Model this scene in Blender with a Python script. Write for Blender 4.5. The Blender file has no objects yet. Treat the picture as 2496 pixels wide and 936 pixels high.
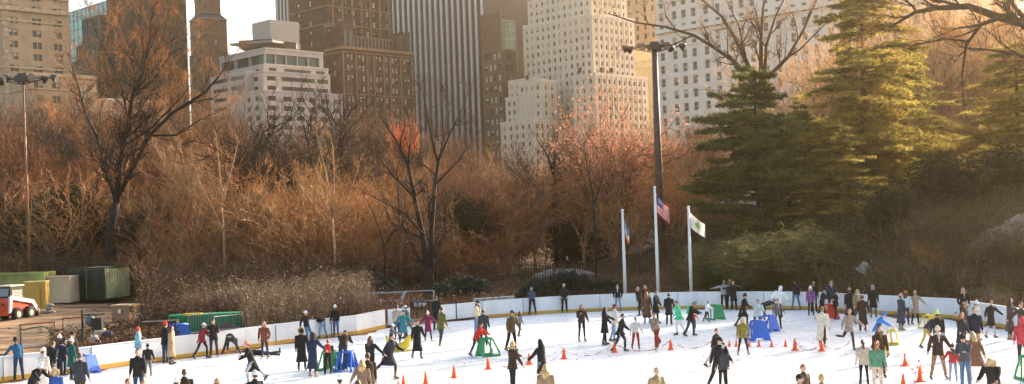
import bpy, math, random
from mathutils import Vector, Matrix, Euler
rnd = random.Random(7)
R_ = math.radians
sc = bpy.context.scene
col = sc.collection
# ------------------------------------------------------------------ camera
F, CH, HOR = 3000.0, 6.0, 537.0
ROLL = R_(2.0)
CR, SR = math.cos(ROLL), math.sin(ROLL)
VR = Vector((CR, 0, -SR)); VU = Vector((SR, 0, CR)); VF = Vector((0, 1, 0))
CAM = Vector((0, 0, CH))
def ray(u, v):
    d = VR * ((u - 1248) / F) + VU * ((HOR - v) / F) + VF
    return d / d.y
def P(u, v, Y):
    return CAM + ray(u, v) * Y
def G(u, v, z=0.0):
    d = ray(u, v)
    return CAM + d * ((z - CH) / d.z)
def proj(p):
    q = Vector(p) - CAM
    if q.y < .1: return (-9e9, -9e9)
    return (1248 + F * q.dot(VR) / q.y, HOR - F * q.dot(VU) / q.y)
def headpt(u, v, H):
    "ground point of somebody of height H whose head top shows at u, v"
    g = G(u, v, H); return Vector((g.x, g.y, 0))
cd = bpy.data.cameras.new('camera'); cam = bpy.data.objects.new('camera', cd); col.objects.link(cam)
cd.sensor_width = 36; cd.lens = F / 2496 * 36; cd.shift_y = (HOR - 468) / 2496; cd.clip_end = 6000; cd.clip_start = .5
m = Matrix((( VR.x, VU.x, -VF.x, 0), (VR.y, VU.y, -VF.y, 0), (VR.z, VU.z, -VF.z, CH), (0, 0, 0, 1)))
cam.matrix_world = m
sc.camera = cam
# ------------------------------------------------------------------ materials
MATS = {}
def M(name, rgb, rough=.75, var=.2, scale=2.0, bump=0.0, metal=0.0, spec=.4, detail=4, hue=None, trans=0, stretch=None):
    key = name
    if key in MATS: return MATS[key]
    mt = bpy.data.materials.new(name); mt.use_nodes = True
    nt = mt.node_tree; b = nt.nodes['Principled BSDF']
    b.inputs['Roughness'].default_value = rough; b.inputs['Metallic'].default_value = metal
    b.inputs['Specular IOR Level'].default_value = spec
    tc = nt.nodes.new('ShaderNodeTexCoord'); mp = nt.nodes.new('ShaderNodeMapping')
    nt.links.new(tc.outputs['Object'], mp.inputs['Vector'])
    if stretch: mp.inputs['Scale'].default_value = stretch
    nz = nt.nodes.new('ShaderNodeTexNoise'); nz.inputs['Scale'].default_value = scale; nz.inputs['Detail'].default_value = detail
    nt.links.new(mp.outputs[0], nz.inputs['Vector'])
    rp = nt.nodes.new('ShaderNodeValToRGB')
    c2 = hue or rgb
    lo = [max(0, c * (1 - var)) for c in rgb]; hi = [min(1, c * (1 + var)) for c in c2]
    rp.color_ramp.elements[0].color = (*lo, 1); rp.color_ramp.elements[1].color = (*hi, 1)
    rp.color_ramp.elements[0].position = .32; rp.color_ramp.elements[1].position = .68
    nt.links.new(nz.outputs['Fac'], rp.inputs['Fac']); nt.links.new(rp.outputs['Color'], b.inputs['Base Color'])
    if bump:
        bp = nt.nodes.new('ShaderNodeBump'); bp.inputs['Strength'].default_value = bump; bp.inputs['Distance'].default_value = .05
        nt.links.new(nz.outputs['Fac'], bp.inputs['Height']); nt.links.new(bp.outputs[0], b.inputs['Normal'])
    if trans:
        tr = nt.nodes.new('ShaderNodeBsdfTranslucent'); mx = nt.nodes.new('ShaderNodeMixShader'); mx.inputs[0].default_value = trans
        nt.links.new(rp.outputs['Color'], tr.inputs['Color'])
        nt.links.new(b.outputs[0], mx.inputs[1]); nt.links.new(tr.outputs[0], mx.inputs[2])
        nt.links.new(mx.outputs[0], nt.nodes['Material Output'].inputs['Surface'])
    MATS[key] = mt
    return mt
def cloth(rgb):
    key = 'fabric_%d_%d_%d' % tuple(int(c * 255) for c in rgb)
    return M(key, rgb, .85, .22, 9, bump=.25, spec=.2)
# ------------------------------------------------------------------ mesh builder
ORG = {}
class MB:
    def __init__(s): s.v = []; s.f = []; s.m = []
    def face(s, pts, mi=0):
        n = len(s.v); s.v += [tuple(p) for p in pts]; s.f.append(tuple(range(n, n + len(pts)))); s.m.append(mi)
    def box(s, c, sz, rz=0, mi=0, rot=None):
        cx, cy, cz = c; hx, hy, hz = sz[0] / 2, sz[1] / 2, sz[2] / 2
        mt = rot if rot is not None else Matrix.Rotation(rz, 3, 'Z')
        n = len(s.v)
        for a, b, d in ((-1,-1,-1),(1,-1,-1),(1,1,-1),(-1,1,-1),(-1,-1,1),(1,-1,1),(1,1,1),(-1,1,1)):
            q = mt @ Vector((a*hx, b*hy, d*hz)); s.v.append((cx+q.x, cy+q.y, cz+q.z))
        for f in ((0,3,2,1),(4,5,6,7),(0,1,5,4),(1,2,6,5),(2,3,7,6),(3,0,4,7)):
            s.f.append(tuple(n+i for i in f)); s.m.append(mi)
    def prism(s, poly, vec, mi=0):
        "closed polygon extruded by vec"
        a = [Vector(p) for p in poly]; b = [p + Vector(vec) for p in a]
        n = len(s.v); k = len(a)
        s.v += [tuple(p) for p in a + b]
        s.f.append(tuple(n+i for i in range(k))[::-1]); s.m.append(mi)
        s.f.append(tuple(n+k+i for i in range(k))); s.m.append(mi)
        for i in range(k):
            j = (i+1) % k; s.f.append((n+i, n+j, n+k+j, n+k+i)); s.m.append(mi)
    def rings(s, rs, mi=0, caps=True):
        n = len(s.v); k = len(rs[0])
        for r in rs: s.v += [tuple(p) for p in r]
        for i in range(len(rs)-1):
            for j in range(k):
                a = n+i*k+j; b = n+i*k+(j+1) % k
                s.f.append((a, b, b+k, a+k)); s.m.append(mi)
        if caps:
            s.f.append(tuple(n+j for j in range(k))[::-1]); s.m.append(mi)
            e = n+(len(rs)-1)*k; s.f.append(tuple(e+j for j in range(k))); s.m.append(mi)
    def tube(s, pts, rad, n=6, mi=0, caps=True, flat=1.0):
        pts = [Vector(p) for p in pts]; rs = []
        if not hasattr(rad, '__len__'): rad = [rad]*len(pts)
        up = Vector((.03, .05, 1))
        for i, p in enumerate(pts):
            d = (pts[min(i+1, len(pts)-1)] - pts[max(i-1, 0)])
            if d.length < 1e-9: d = Vector((0, 0, 1))
            d.normalize()
            if i == 0:
                a = d.cross(up) if abs(d.dot(up)) < .95 else d.cross(Vector((0, 1, .1)))
            else:
                a = a - d*a.dot(d)
            a.normalize(); b = d.cross(a)
            rs.append([p + (a*math.cos(t) + b*math.sin(t)*flat)*rad[i] for t in [2*math.pi*j/n for j in range(n)]])
        s.rings(rs, mi, caps)
    def blade(s, a, b, w, mi=0):
        "thin tapering sliver from a to b"
        d = b - a; q = Vector((rnd.uniform(-1, 1), rnd.uniform(-1, 1), rnd.uniform(-1, 1))); c = d.cross(q)
        if c.length < 1e-6: return
        c = c.normalized()*(w/2); n = len(s.v)
        s.v += [tuple(a-c), tuple(a+c), tuple(b)]; s.f.append((n, n+1, n+2)); s.m.append(mi)
    def leaf(s, p, size, mi=0, asp=.6):
        d = Vector((rnd.gauss(0, 1), rnd.gauss(0, 1), rnd.gauss(0, 1))).normalized()*size
        e = d.cross(Vector((rnd.uniform(-1, 1), rnd.uniform(-1, 1), rnd.uniform(-1, 1))))
        if e.length < 1e-6: return
        e = e.normalized()*size*asp; n = len(s.v)
        s.v += [tuple(p-e*.5), tuple(p+d*.5), tuple(p+e*.5), tuple(p-d*.5)]; s.f.append((n, n+1, n+2, n+3)); s.m.append(mi)
    def ball(s, c, r, n=8, m_=6, mi=0, sq=(1, 1, 1)):
        rs = []
        for i in range(m_+1):
            t = math.pi*i/m_
            rr = max(.001, math.sin(t)); z = -math.cos(t)
            rs.append([(c[0]+r*sq[0]*rr*math.cos(2*math.pi*j/n), c[1]+r*sq[1]*rr*math.sin(2*math.pi*j/n), c[2]+r*sq[2]*z) for j in range(n)])
        s.rings(rs, mi)
    def mesh(s, name, mats, smooth=False, org=(0, 0, 0)):
        me = bpy.data.meshes.new(name)
        ox, oy, oz = org
        me.from_pydata([(x-ox, y-oy, z-oz) for x, y, z in s.v], [], s.f)
        for mt in (mats if isinstance(mats, (list, tuple)) else [mats]): me.materials.append(mt)
        me.polygons.foreach_set('material_index', s.m)
        if smooth: me.polygons.foreach_set('use_smooth', [True]*len(s.f))
        me.update(); return me
    def build(s, name, mats, parent=None, smooth=False, local=False, org=None):
        o3 = (0, 0, 0)
        if not local:
            if parent is not None: o3 = ORG[parent.name]
            elif org is not None: o3 = org
        o = bpy.data.objects.new(name, s.mesh(name, mats, smooth, o3)); col.objects.link(o)
        if parent is not None: o.parent = parent; ORG[o.name] = o3
        else: o.location = o3; ORG[o.name] = o3
        return o
def tag(o, label=None, cat=None, group=None, kind=None):
    if label: o['label'] = label
    if cat: o['category'] = cat
    if group: o['group'] = group
    if kind: o['kind'] = kind
    return o
def thing(name, loc, label, cat, group=None, rz=0):
    o = bpy.data.objects.new(name, None); o.empty_display_size = .3; col.objects.link(o)
    o.location = loc; o.rotation_euler = (0, 0, rz); ORG[o.name] = tuple(loc)
    return tag(o, label, cat, group)
def dup(root, loc=None, rz=0, scale=1, label=None, group=None):
    r = root.copy(); col.objects.link(r)
    if loc is not None: r.location = loc
    r.rotation_euler = (0, 0, rz)
    r.scale = (scale,)*3 if not hasattr(scale, '__len__') else scale
    if label: r['label'] = label
    if group: r['group'] = group
    for ch in CH_.get(root.name, []):
        c = ch.copy(); col.objects.link(c); c.parent = r
        for g in CH_.get(ch.name, []):
            d = g.copy(); col.objects.link(d); d.parent = c
    return r
class _CH(dict):
    def get(s, k, d=None):
        o = bpy.data.objects[k]; return list(o.children)
CH_ = _CH()
def lerp(a, b, t): return a + (b-a)*t
def interp(xs, ys, x):
    if x <= xs[0]: return ys[0]
    for i in range(1, len(xs)):
        if x <= xs[i]: return lerp(ys[i-1], ys[i], (x-xs[i-1])/(xs[i]-xs[i-1]))
    return ys[-1]
def sstep(a, b, x):
    t = min(1, max(0, (x-a)/(b-a))); return t*t*(3-2*t)
# ------------------------------------------------------------------ light, sky
SAZ, SEL = R_(46), R_(21)           # sun azimuth to the right of the view, elevation
sdir = Vector((math.sin(SAZ)*math.cos(SEL), math.cos(SAZ)*math.cos(SEL), math.sin(SEL)))
w = bpy.data.worlds.new('World'); sc.world = w; w.use_nodes = True
nt = w.node_tree; bg = nt.nodes['Background']; sky = nt.nodes.new('ShaderNodeTexSky')
sky.sky_type = 'NISHITA'; sky.sun_disc = False; sky.sun_elevation = SEL; sky.sun_rotation = SAZ
sky.air_density = 1.0; sky.dust_density = 2.5; sky.ozone_density = 1.0; sky.altitude = 10
mxw = nt.nodes.new('ShaderNodeMix'); mxw.data_type = 'RGBA'; mxw.blend_type = 'MULTIPLY'; mxw.inputs[0].default_value = 1
mxw.inputs[7].default_value = (1.0, .93, .85, 1); nt.links.new(sky.outputs[0], mxw.inputs[6]); nt.links.new(mxw.outputs[2], bg.inputs['Color']); bg.inputs['Strength'].default_value = .15
sl = bpy.data.lights.new('sun', 'SUN'); so = bpy.data.objects.new('sun', sl); col.objects.link(so)
sl.energy = 5; sl.angle = R_(.5); sl.color = (1, .86, .68)
so.rotation_euler = (-sdir).to_track_quat('-Z', 'Y').to_euler()
vs = sc.view_settings; vs.view_transform = 'Standard'; vs.look = 'None'; vs.exposure = 1.55; vs.gamma = 1
# ------------------------------------------------------------------ rink outline and terrain
BB = [(-260, 968), (-120, 948), (0, 930), (120, 916), (230, 903), (330, 891), (500, 868), (621, 847), (760, 829), (900, 811), (942, 798), (1085, 784), (1183, 775), (1300, 765), (1421, 757.5), (1560, 753), (1700, 751),
      (1821, 751), (1964, 753), (2043, 760), (2130, 765), (2217, 770), (2310, 776), (2391, 782), (2496, 793), (2640, 812), (2800, 842), (2980, 900)]
BP = [G(u, v) for u, v in BB]
bxs = [p.x for p in BP]; bys = [p.y for p in BP]
# smooth the pixel noise out of the plan line
for _ in range(3):
    bys = [bys[0]] + [(bys[i-1]+2*bys[i]+bys[i+1])/4 for i in range(1, len(bys)-1)] + [bys[-1]]
order = sorted(range(len(bxs)), key=lambda i: bxs[i])
BX = [bxs[i] for i in order]; BY = [bys[i] for i in order]
def Yb(x):
    if x < BX[0]: return BY[0] - (BX[0]-x)*.3
    if x > BX[-1]: return BY[-1] - (x-BX[-1])*.8
    return interp(BX, BY, x)
def hz(x, y):
    s = y - Yb(x)
    if s < 0: return -.02
    A = sstep(0, 30, x)
    h = .12*min(1, s/2) + max(0, s-5)*(.002 + .012*sstep(-22, -8, x) + .10*A)
    h = min(h, 5.2 + .8*A)
    h = h + max(0, min(s-60, 60))*.07*(1-A)
    if s > 3: h += .12*math.sin(x*.35+y*.21)*min(1, (s-3)/10) + .08*math.sin(x*.9-y*.5)*min(1, (s-3)/10)
    return h
# ground sheets
def grid_ground():
    mb = MB(); xs = [-940, -600, -300, -160, -120] + [-100+i*2.5 for i in range(81)] + [125, 180, 320, 600, 940]
    ys = [-40, 0, 20, 30, 40] + [42+i*1.5 for i in range(70)] + [150, 165, 185, 220, 300, 450, 720]
    for y in ys:
        for x in xs: mb.v.append((x, y, hz(x, y) if y > 41 else -.02))
    nx = len(xs)
    for j in range(len(ys)-1):
        for i in range(nx-1): mb.f.append((j*nx+i, j*nx+i+1, (j+1)*nx+i+1, (j+1)*nx+i)); mb.m.append(0)
    return mb
g_mat = M('leaf_litter_soil', (.10, .055, .028), .95, .55, .9, bump=.5, hue=(.2, .11, .05), detail=8)
tag(grid_ground().build('ground', g_mat, smooth=True), kind='structure')
# ice
ice = M('rink_ice', (.80, .84, .88), .3, .05, .35, bump=0, spec=.5, detail=9, stretch=(1, .3, 1))
nt = ice.node_tree; N = nt.nodes; Lk = nt.links; pb = N['Principled BSDF']; tc = N.new('ShaderNodeTexCoord'); prev = None
for k, (sx, sy, rot) in enumerate(((.5, 9, .25), (.6, 11, -.5), (8, .45, .2), (.35, 7, .9))):
    mp = N.new('ShaderNodeMapping'); mp.inputs['Rotation'].default_value = (0, 0, rot); mp.inputs['Scale'].default_value = (sx, sy, 1); Lk.new(tc.outputs['Object'], mp.inputs['Vector'])
    nz = N.new('ShaderNodeTexNoise'); nz.inputs['Scale'].default_value = 1.6; nz.inputs['Detail'].default_value = 5; nz.inputs['Distortion'].default_value = .6; Lk.new(mp.outputs[0], nz.inputs['Vector'])
    rp = N.new('ShaderNodeValToRGB'); rp.color_ramp.elements[0].position = .60; rp.color_ramp.elements[1].position = .68; rp.color_ramp.elements[0].color = (0, 0, 0, 1); Lk.new(nz.outputs['Fac'], rp.inputs['Fac'])
    if prev is None: prev = rp.outputs[0]
    else:
        mx = N.new('ShaderNodeMath'); mx.operation = 'MAXIMUM'; Lk.new(prev, mx.inputs[0]); Lk.new(rp.outputs[0], mx.inputs[1]); prev = mx.outputs[0]
mc = N.new('ShaderNodeMix'); mc.data_type = 'RGBA'; mc.inputs[7].default_value = (.62, .68, .76, 1)
sc_ = N.new('ShaderNodeMath'); sc_.operation = 'MULTIPLY'; sc_.inputs[1].default_value = .55; Lk.new(prev, sc_.inputs[0]); Lk.new(sc_.outputs[0], mc.inputs[0])
old = pb.inputs['Base Color'].links[0].from_socket; Lk.new(old, mc.inputs[6]); Lk.new(mc.outputs[2], pb.inputs['Base Color'])
rr = N.new('ShaderNodeMapRange'); rr.inputs[3].default_value = .42; rr.inputs[4].default_value = .16; Lk.new(prev, rr.inputs[0]); Lk.new(rr.outputs[0], pb.inputs['Roughness'])
mb = MB()
pts = [(x, y) for x, y in zip(BX, BY)]
poly = [(-22, -5)] + [(p[0], p[1]) for p in pts] + [(34, -5)]
mb.face([(p[0], p[1], .0) for p in poly]); tag(mb.build('ice', ice), kind='structure')
# ------------------------------------------------------------------ buildings
DL = Vector((-.707, .707, 0)); DR = Vector((.707, .707, 0))
GLASS = M('window_glass_dark', (.014, .015, .017), .2, .5, .05, spec=.6)
GLASSG = M('window_glass_green', (.02, .05, .045), .1, .5, .08, spec=.6)
BLIND = M('window_blind_bright_pane', (.55, .50, .42), .7, .15, .3)
FRM = M('window_frame_paint', (.16, .13, .10), .6, .1, 1)
FRML = M('window_frame_pale', (.45, .42, .36), .6, .1, 1)
def win_mesh(kind, fr=FRM, gl=GLASS):
    mb = MB()
    f = .07
    mb.face([(-.5, 0, 0), (.5, 0, 0), (.5, 0, 1), (-.5, 0, 1)], 1)
    for c, s in (((-.5+f/2, -.03, .5), (f, .06, 1)), ((.5-f/2, -.03, .5), (f, .06, 1)), ((0, -.03, f/3), (1-2*f, .06, f*.66)), ((0, -.03, 1-f/3), (1-2*f, .06, f*.66))):
        mb.box(c, s, 0, 0)
    if kind in (0, 1, 2): mb.box((0, -.025, .5), (1-2*f, .05, .05), 0, 0)
    if kind in (3,): mb.box((0, -.025, .5), (.05, .05, .9), 0, 0)
    if kind == 1: mb.face([(-.43, -.01, .52), (.43, -.01, .52), (.43, -.01, .96), (-.43, -.01, .96)], 2)
    if kind == 2: mb.face([(-.43, -.01, .05), (.43, -.01, .05), (.43, -.01, .96), (-.43, -.01, .96)], 2)
    return mb.mesh('window', [fr, gl, BLIND])
WM = {'std': [win_mesh(0), win_mesh(0), win_mesh(1), win_mesh(2)], 'dark': [win_mesh(3), win_mesh(3), win_mesh(0)],
      'pale': [win_mesh(0, FRML), win_mesh(1, FRML), win_mesh(0, FRML), win_mesh(0, FRML)], 'lit': [win_mesh(0), win_mesh(1), win_mesh(2), win_mesh(2)],  # 'lit' puts brightness of lit and reflecting panes into pale blinds
      'green': [win_mesh(4, FRM, GLASSG)], 'plain': [win_mesh(4)]}
def tt(u, v): d = ray(u, v); return d.x
def zz(u, v, Y): return CH + ray(u, v).z*Y
class Bld:
    def __init__(s, name, label, wall, trim=None, group=None):
        s.name = name; s.label = label; s.wm = wall; s.tm = trim or wall; s.W = MB(); s.T = MB(); s.wins = []; s.root = None; s.group = group; s.extra = []
    def init_root(s, c):
        if s.root is None: s.root = thing(s.name, (c.x, c.y, 2.0), s.label, 'building', s.group)
    def facade(s, A, d, n, length, z0, z1, sp):
        "wall from A along d, outward normal n; sp = window layout"
        W = s.W
        def q(a, b, c, e, off=0):
            p = A + n*off
            W.face([(p.x+d.x*a, p.y+d.y*a, c), (p.x+d.x*b, p.y+d.y*b, c), (p.x+d.x*b, p.y+d.y*b, e), (p.x+d.x*a, p.y+d.y*a, e)])
        if not sp: q(0, length, z0, z1); return
        fh = sp['fh']; h = sp['h']; dep = sp.get('dep', .35); zo = sp.get('zo', fh*.3); kind = sp.get('kind', 'std')
        cols = []
        if 'cols' in sp: cols = [(c*length, ww if ww > 0 else -ww*length) for c, ww in sp['cols']]
        else:
            pitch = sp['pitch']; k = max(1, int((length-sp.get('mar', .8)*2)/pitch)); pitch = (length-sp.get('mar', .8)*2)/k
            for i in range(k):
                c = sp.get('mar', .8) + (i+.5)*pitch
                if sp.get('pair'): cols += [(c-sp['w']*.58, sp['w']), (c+sp['w']*.58, sp['w'])]
                else: cols.append((c, sp['w']))
        zt = z1-zo; zlow = max(z0, sp.get('zlow', 8)); rows = []
        for zoi in range(int((zt-zlow)/fh)):
            if zoi in sp.get('skip', ()): continue
            rows.append((zt-zoi*fh-h, zt-zoi*fh))
        if 'maxrows' in sp: rows = rows[:sp['maxrows']]
        rows = rows[::-1]
        x = 0
        for c, ww in cols:
            a, b = c-ww/2, c+ww/2
            if a < x+.02 or b > length-.02: continue
            q(x, a, z0, z1); zc = z0
            for (r0, r1) in rows:
                q(a, b, zc, r0); zc = r1
                for xa in (a, b):
                    p = A+d*xa; p2 = p-n*dep
                    W.face([(p.x, p.y, r0), (p2.x, p2.y, r0), (p2.x, p2.y, r1), (p.x, p.y, r1)])
                for za in (r0, r1):
                    p = A+d*a; p2 = A+d*b; p3 = p2-n*dep; p4 = p-n*dep
                    W.face([(p.x, p.y, za), (p2.x, p2.y, za), (p3.x, p3.y, za), (p4.x, p4.y, za)])
                cc = A+d*c-n*dep
                s.wins.append((cc.x, cc.y, r0, ww, r1-r0, math.atan2(-n.x, n.y)+math.pi, kind))
            q(a, b, zc, z1); x = b
        q(x, length, z0, z1)
        if sp.get('pier'):
            pw = sp['pier']; xs = [0]+[(cols[i][0]+cols[i+1][0])/2 for i in range(len(cols)-1)]
            for xx in xs[1:]:
                c = A+d*xx+n*.12; s.T.box((c.x, c.y, (z0+z1)/2), (pw, .3, z1-z0-.05), math.atan2(d.y, d.x))
        if sp.get('sill'):
            for (r0, r1) in rows:
                c = A+d*(length/2)+n*.06; s.T.box((c.x, c.y, r0-.16), (length+.1, .16, .2), math.atan2(d.y, d.x))
    def block(s, u, v, D, ul, ur, z0=0, L=None, Rr=None, vt=None, roof=True, par=.0, vref=None, zt=None):
        "corner at pixel u,v (top) depth D; left edge ul, right edge ur seen at that height"
        C = P(u, v, D); z1 = zt if zt is not None else C.z; C = Vector((C.x, C.y, 0)); s.init_root(C)
        vl = vr = v
        tl, tr_ = tt(ul, vl), tt(ur, vr)
        sl_ = max(.5, (C.x-tl*C.y)/(.707+tl*.707)); sr_ = max(.5, (tr_*C.y-C.x)/(.707-tr_*.707))
        s.facade(C+DL*sl_, -DL, Vector((-.707, -.707, 0)), sl_, z0, z1, L)
        s.facade(C, DR, Vector((.707, -.707, 0)), sr_, z0, z1, Rr)
        a, b, c, d = C, C+DR*sr_, C+DR*sr_+DL*sl_, C+DL*sl_
        if roof: s.W.face([(p.x, p.y, z1) for p in (a, b, c, d)])
        s.W.face([(b.x, b.y, z0), (c.x, c.y, z0), (c.x, c.y, z1), (b.x, b.y, z1)]); s.W.face([(c.x, c.y, z0), (d.x, d.y, z0), (d.x, d.y, z1), (c.x, c.y, z1)])
        if par: s.band(C, sl_, sr_, z1-par, z1+.15, .25)
        return C, sl_, sr_, z0, z1
    def band(s, C, sl_, sr_, za, zb, pr, mb=None):
        mb = MB(); s.extra.append(('cornice', mb, s.tm))
        c = C+DL*(sl_/2)+Vector((-.707, -.707, 0))*(pr/2); mb.box((c.x, c.y, (za+zb)/2), (sl_, pr, zb-za), math.atan2(DL.y, DL.x))
        c = C+DR*(sr_/2)+Vector((.707, -.707, 0))*(pr/2); mb.box((c.x, c.y, (za+zb)/2), (sr_, pr, zb-za), math.atan2(DR.y, DR.x))
        c = C+Vector((0, -1, 0))*(pr*.707); mb.box((c.x, c.y, (za+zb)/2), (pr, pr, zb-za), R_(45))
    def done(s):
        s.W.build('wall', s.wm, s.root)
        if s.T.f: s.T.build('trim', s.tm, s.root)
        for nm, mb, mt in s.extra: mb.build(nm, mt, s.root)
        ins, out = [], []
        for wd in s.wins:
            u, v = proj((wd[0], wd[1], wd[2]))
            (ins if (0 < u < 2496 and 0 < v < 360) else out).append((u, v, wd))
        ins.sort(key=lambda t: -(t[2][3]*t[2][4])/(t[2][1]**2)*(1 if t[1] < 330 else .3))
        r2 = random.Random(len(ins)+3)
        o0 = Vector(ORG[s.root.name])
        for u, v, wd in ins[:100]:
            o = bpy.data.objects.new('window', r2.choice(WM[wd[6]])); col.objects.link(o); o.parent = s.root
            o.location = (wd[0]-o0.x, wd[1]-o0.y, wd[2]-o0.z); o.rotation_euler = (0, 0, wd[5]); o.scale = (wd[3], 1, wd[4])
        rest = [t[2] for t in ins[100:]+out]
        if rest:
            mb = MB()
            for wd in rest:
                me = r2.choice(WM[wd[6]]); c, s_ = math.cos(wd[5]), math.sin(wd[5]); n = len(mb.v)
                for vv in me.vertices:
                    x, y, z = vv.co.x*wd[3], vv.co.y, vv.co.z*wd[4]; mb.v.append((wd[0]+c*x-s_*y, wd[1]+s_*x+c*y, wd[2]+z))
                for p in me.polygons: mb.f.append(tuple(n+i for i in p.vertices)); mb.m.append(p.material_index)
            k = WM[rest[0][6]][0]
            o = mb.build('window', [k.materials[0], k.materials[1], k.materials[2]], s.root); o['kind'] = 'stuff'
        return s.root
# --- tan limestone apartment block, far left
lime = M('tan_limestone', (.40, .29, .19), .85, .18, .25, bump=.2); limed = M('tan_limestone_trim', (.45, .33, .22), .85, .25, .8, bump=.3)
b = Bld('apartment_building', 'tan limestone apartment block at the left edge with paired windows', lime, limed)
Rs = dict(fh=3.45, h=1.9, w=1.15, cols=[(.12, 1.2), (.19, 1.2), (.47, 1.2), (.54, 1.2), (.78, 1.2), (.85, 1.2)], zo=4.5, sill=False)
C, a_, c_, z0, z1 = b.block(4, 30, 350, -60, 168, L=dict(fh=3.45, h=1.9, w=1.2, pitch=5), Rr=Rs, zt=zz(4, -60, 350))
for vv, hh, pr in ((14, 1.1, .9), (-20, .8, .6), (45, .5, .35), (160, .6, .4)): z = zz(4, vv, 350); b.band(C, a_, c_, z-hh, z, pr)
qn = MB(); b.extra.append(('quoins', qn, limed))
for k in range(44):
    z = zz(4, 400, 350)+k*1.6; p = C+DR*.9+Vector((.707, -.707, 0))*.08; qn.box((p.x, p.y, z), (1.9 if k % 2 else 1.4, .2, 1.4), R_(45))
C, a_, c_, z0, z1 = b.block(70, 176, 322, 20, 234, L=None, Rr=dict(fh=3.5, h=1.9, cols=[(.1, 1.1), (.17, 1.1), (.36, 1.1), (.43, 1.1), (.62, 1.1), (.69, 1.1), (.88, 1.1)], zo=2.4))
for dz, hh, pr in ((0, .9, .5), (-4, .4, .3)): b.band(C, a_, c_, z1+dz-hh, z1+dz+.05, pr)
qn = MB(); b.extra.append(('quoins', qn, limed))
for k in range(18):
    z = 6+k*1.6; p = C+DR*(c_-1)+Vector((.707, -.707, 0))*.08; qn.box((p.x, p.y, z), (2.0 if k % 2 else 1.5, .2, 1.4), R_(45))
b.done()
# --- one glass tower: sky-bright face as pale block, dark reflection as stepped blocks
def curtain(name, label, blocks, gl, mul, fh, pitch, mw=.12, hor=True):
    b = Bld(name, label, gl, mul)
    for bl in blocks:
        C, sl_, sr_, z0, z1 = b.block(*bl[:5], z0=0, zt=bl[5] if len(bl) > 5 else None)
        for (d, n, ln) in ((DL, Vector((-.707, -.707, 0)), sl_), (DR, Vector((.707, -.707, 0)), sr_)):
            k = max(1, int(ln/pitch))
            for i in range(k+1):
                p = C+d*(i*ln/k)+n*.06; b.T.box((p.x, p.y, (z0+z1)/2), (mw, .12, z1-z0), math.atan2(d.y, d.x))
            if hor:
                z = z1
                while z > 20:
                    p = C+d*(ln/2)+n*.05; b.T.box((p.x, p.y, z), (ln, .1, mw*1.6), math.atan2(d.y, d.x)); z -= fh
    b.done(); return b
pg = M('pale_green_glass', (.20, .36, .35), .16, .35, .05, spec=.9, metal=.45); pm = M('pale_mullion', (.12, .2, .2), .4, .1, 1)
dg = M('dark_green_glass', (.004, .010, .009), .3, .6, .035, spec=.12); dm = M('dark_mullion', (.016, .022, .02), .4, .1, 1)
curtain('glass_tower', 'pale turquoise face of the glass tower beside the tan apartment block', [(262, 12, 452, 168, 300, zz(258, 2, 452))], pg, pm, 3.6, 3.2, .22)
curtain('dark_tower', 'dark green glass tower with its reflection built as left steps behind the big bare tree',
        [(262, -40, 420, 259, 451), (244, 36, 412, 201, 262), (240, 100, 408, 186, 250), (236, 136, 405, 176, 245)], dg, dm, 3.9, 3.0, .1)  # stepped blocks give shape to a dark reflection in the pale glass
# --- brown brick tower with a narrower crown
bb = M('brown_brick', (.24, .12, .065), .9, .2, .5, bump=.2); bt = M('brown_terracotta', (.36, .21, .12), .85, .2, 1)
b = Bld('brick_tower', 'slender orange brown brick tower with narrow crown against the sky', bb, bt)
C, a_, c_, z0, z1 = b.block(497, 42, 450, 462, 552, L=dict(fh=3.7, h=1.7, w=1.5, pitch=3.4, zo=4.2), Rr=dict(fh=3.7, h=1.7, w=1.4, pitch=4.1, zo=4.2, kind='lit'), roof=False)
b.band(C, a_, c_, z1-.5, z1+.1, .4); b.band(C, a_, c_, z1-6, z1-5.6, .25)
z2 = zz(499, 29, 450)
C2, a2, c2, _, z3 = b.block(499, 10, 452, 474, 537, z0=z2, L=dict(fh=4.2, h=2.2, w=1.0, pitch=3.2, zo=1.5, zlow=z2), Rr=dict(fh=4.2, h=2.2, w=1.2, pitch=3.6, zo=1.5, zlow=z2), zt=zz(499, -50, 452))
b.band(C2, a2, c2, z2+5.2, z2+5.7, .35); b.band(C2, a2, c2, z2+.1, z2+.5, .3)
q1 = [C, C+DR*c_, C+DR*c_+DL*a_, C+DL*a_]; q2 = [C2, C2+DR*c2, C2+DR*c2+DL*a2, C2+DL*a2]
slp = MB()
for i in range(4):
    j = (i+1) % 4; slp.face([(q1[i].x, q1[i].y, z1+.1), (q1[j].x, q1[j].y, z1+.1), (q2[j].x, q2[j].y, z2), (q2[i].x, q2[i].y, z2)])
b.extra.append(('roof', slp, M('dark_slate', (.09, .07, .06), .7, .3, 1)))
b.block(497, 128, 446, 461, 556, L=dict(fh=3.7, h=1.7, w=1.5, pitch=3.4), Rr=dict(fh=3.7, h=1.7, w=1.4, pitch=4.1, kind='lit'))
b.done()
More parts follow.
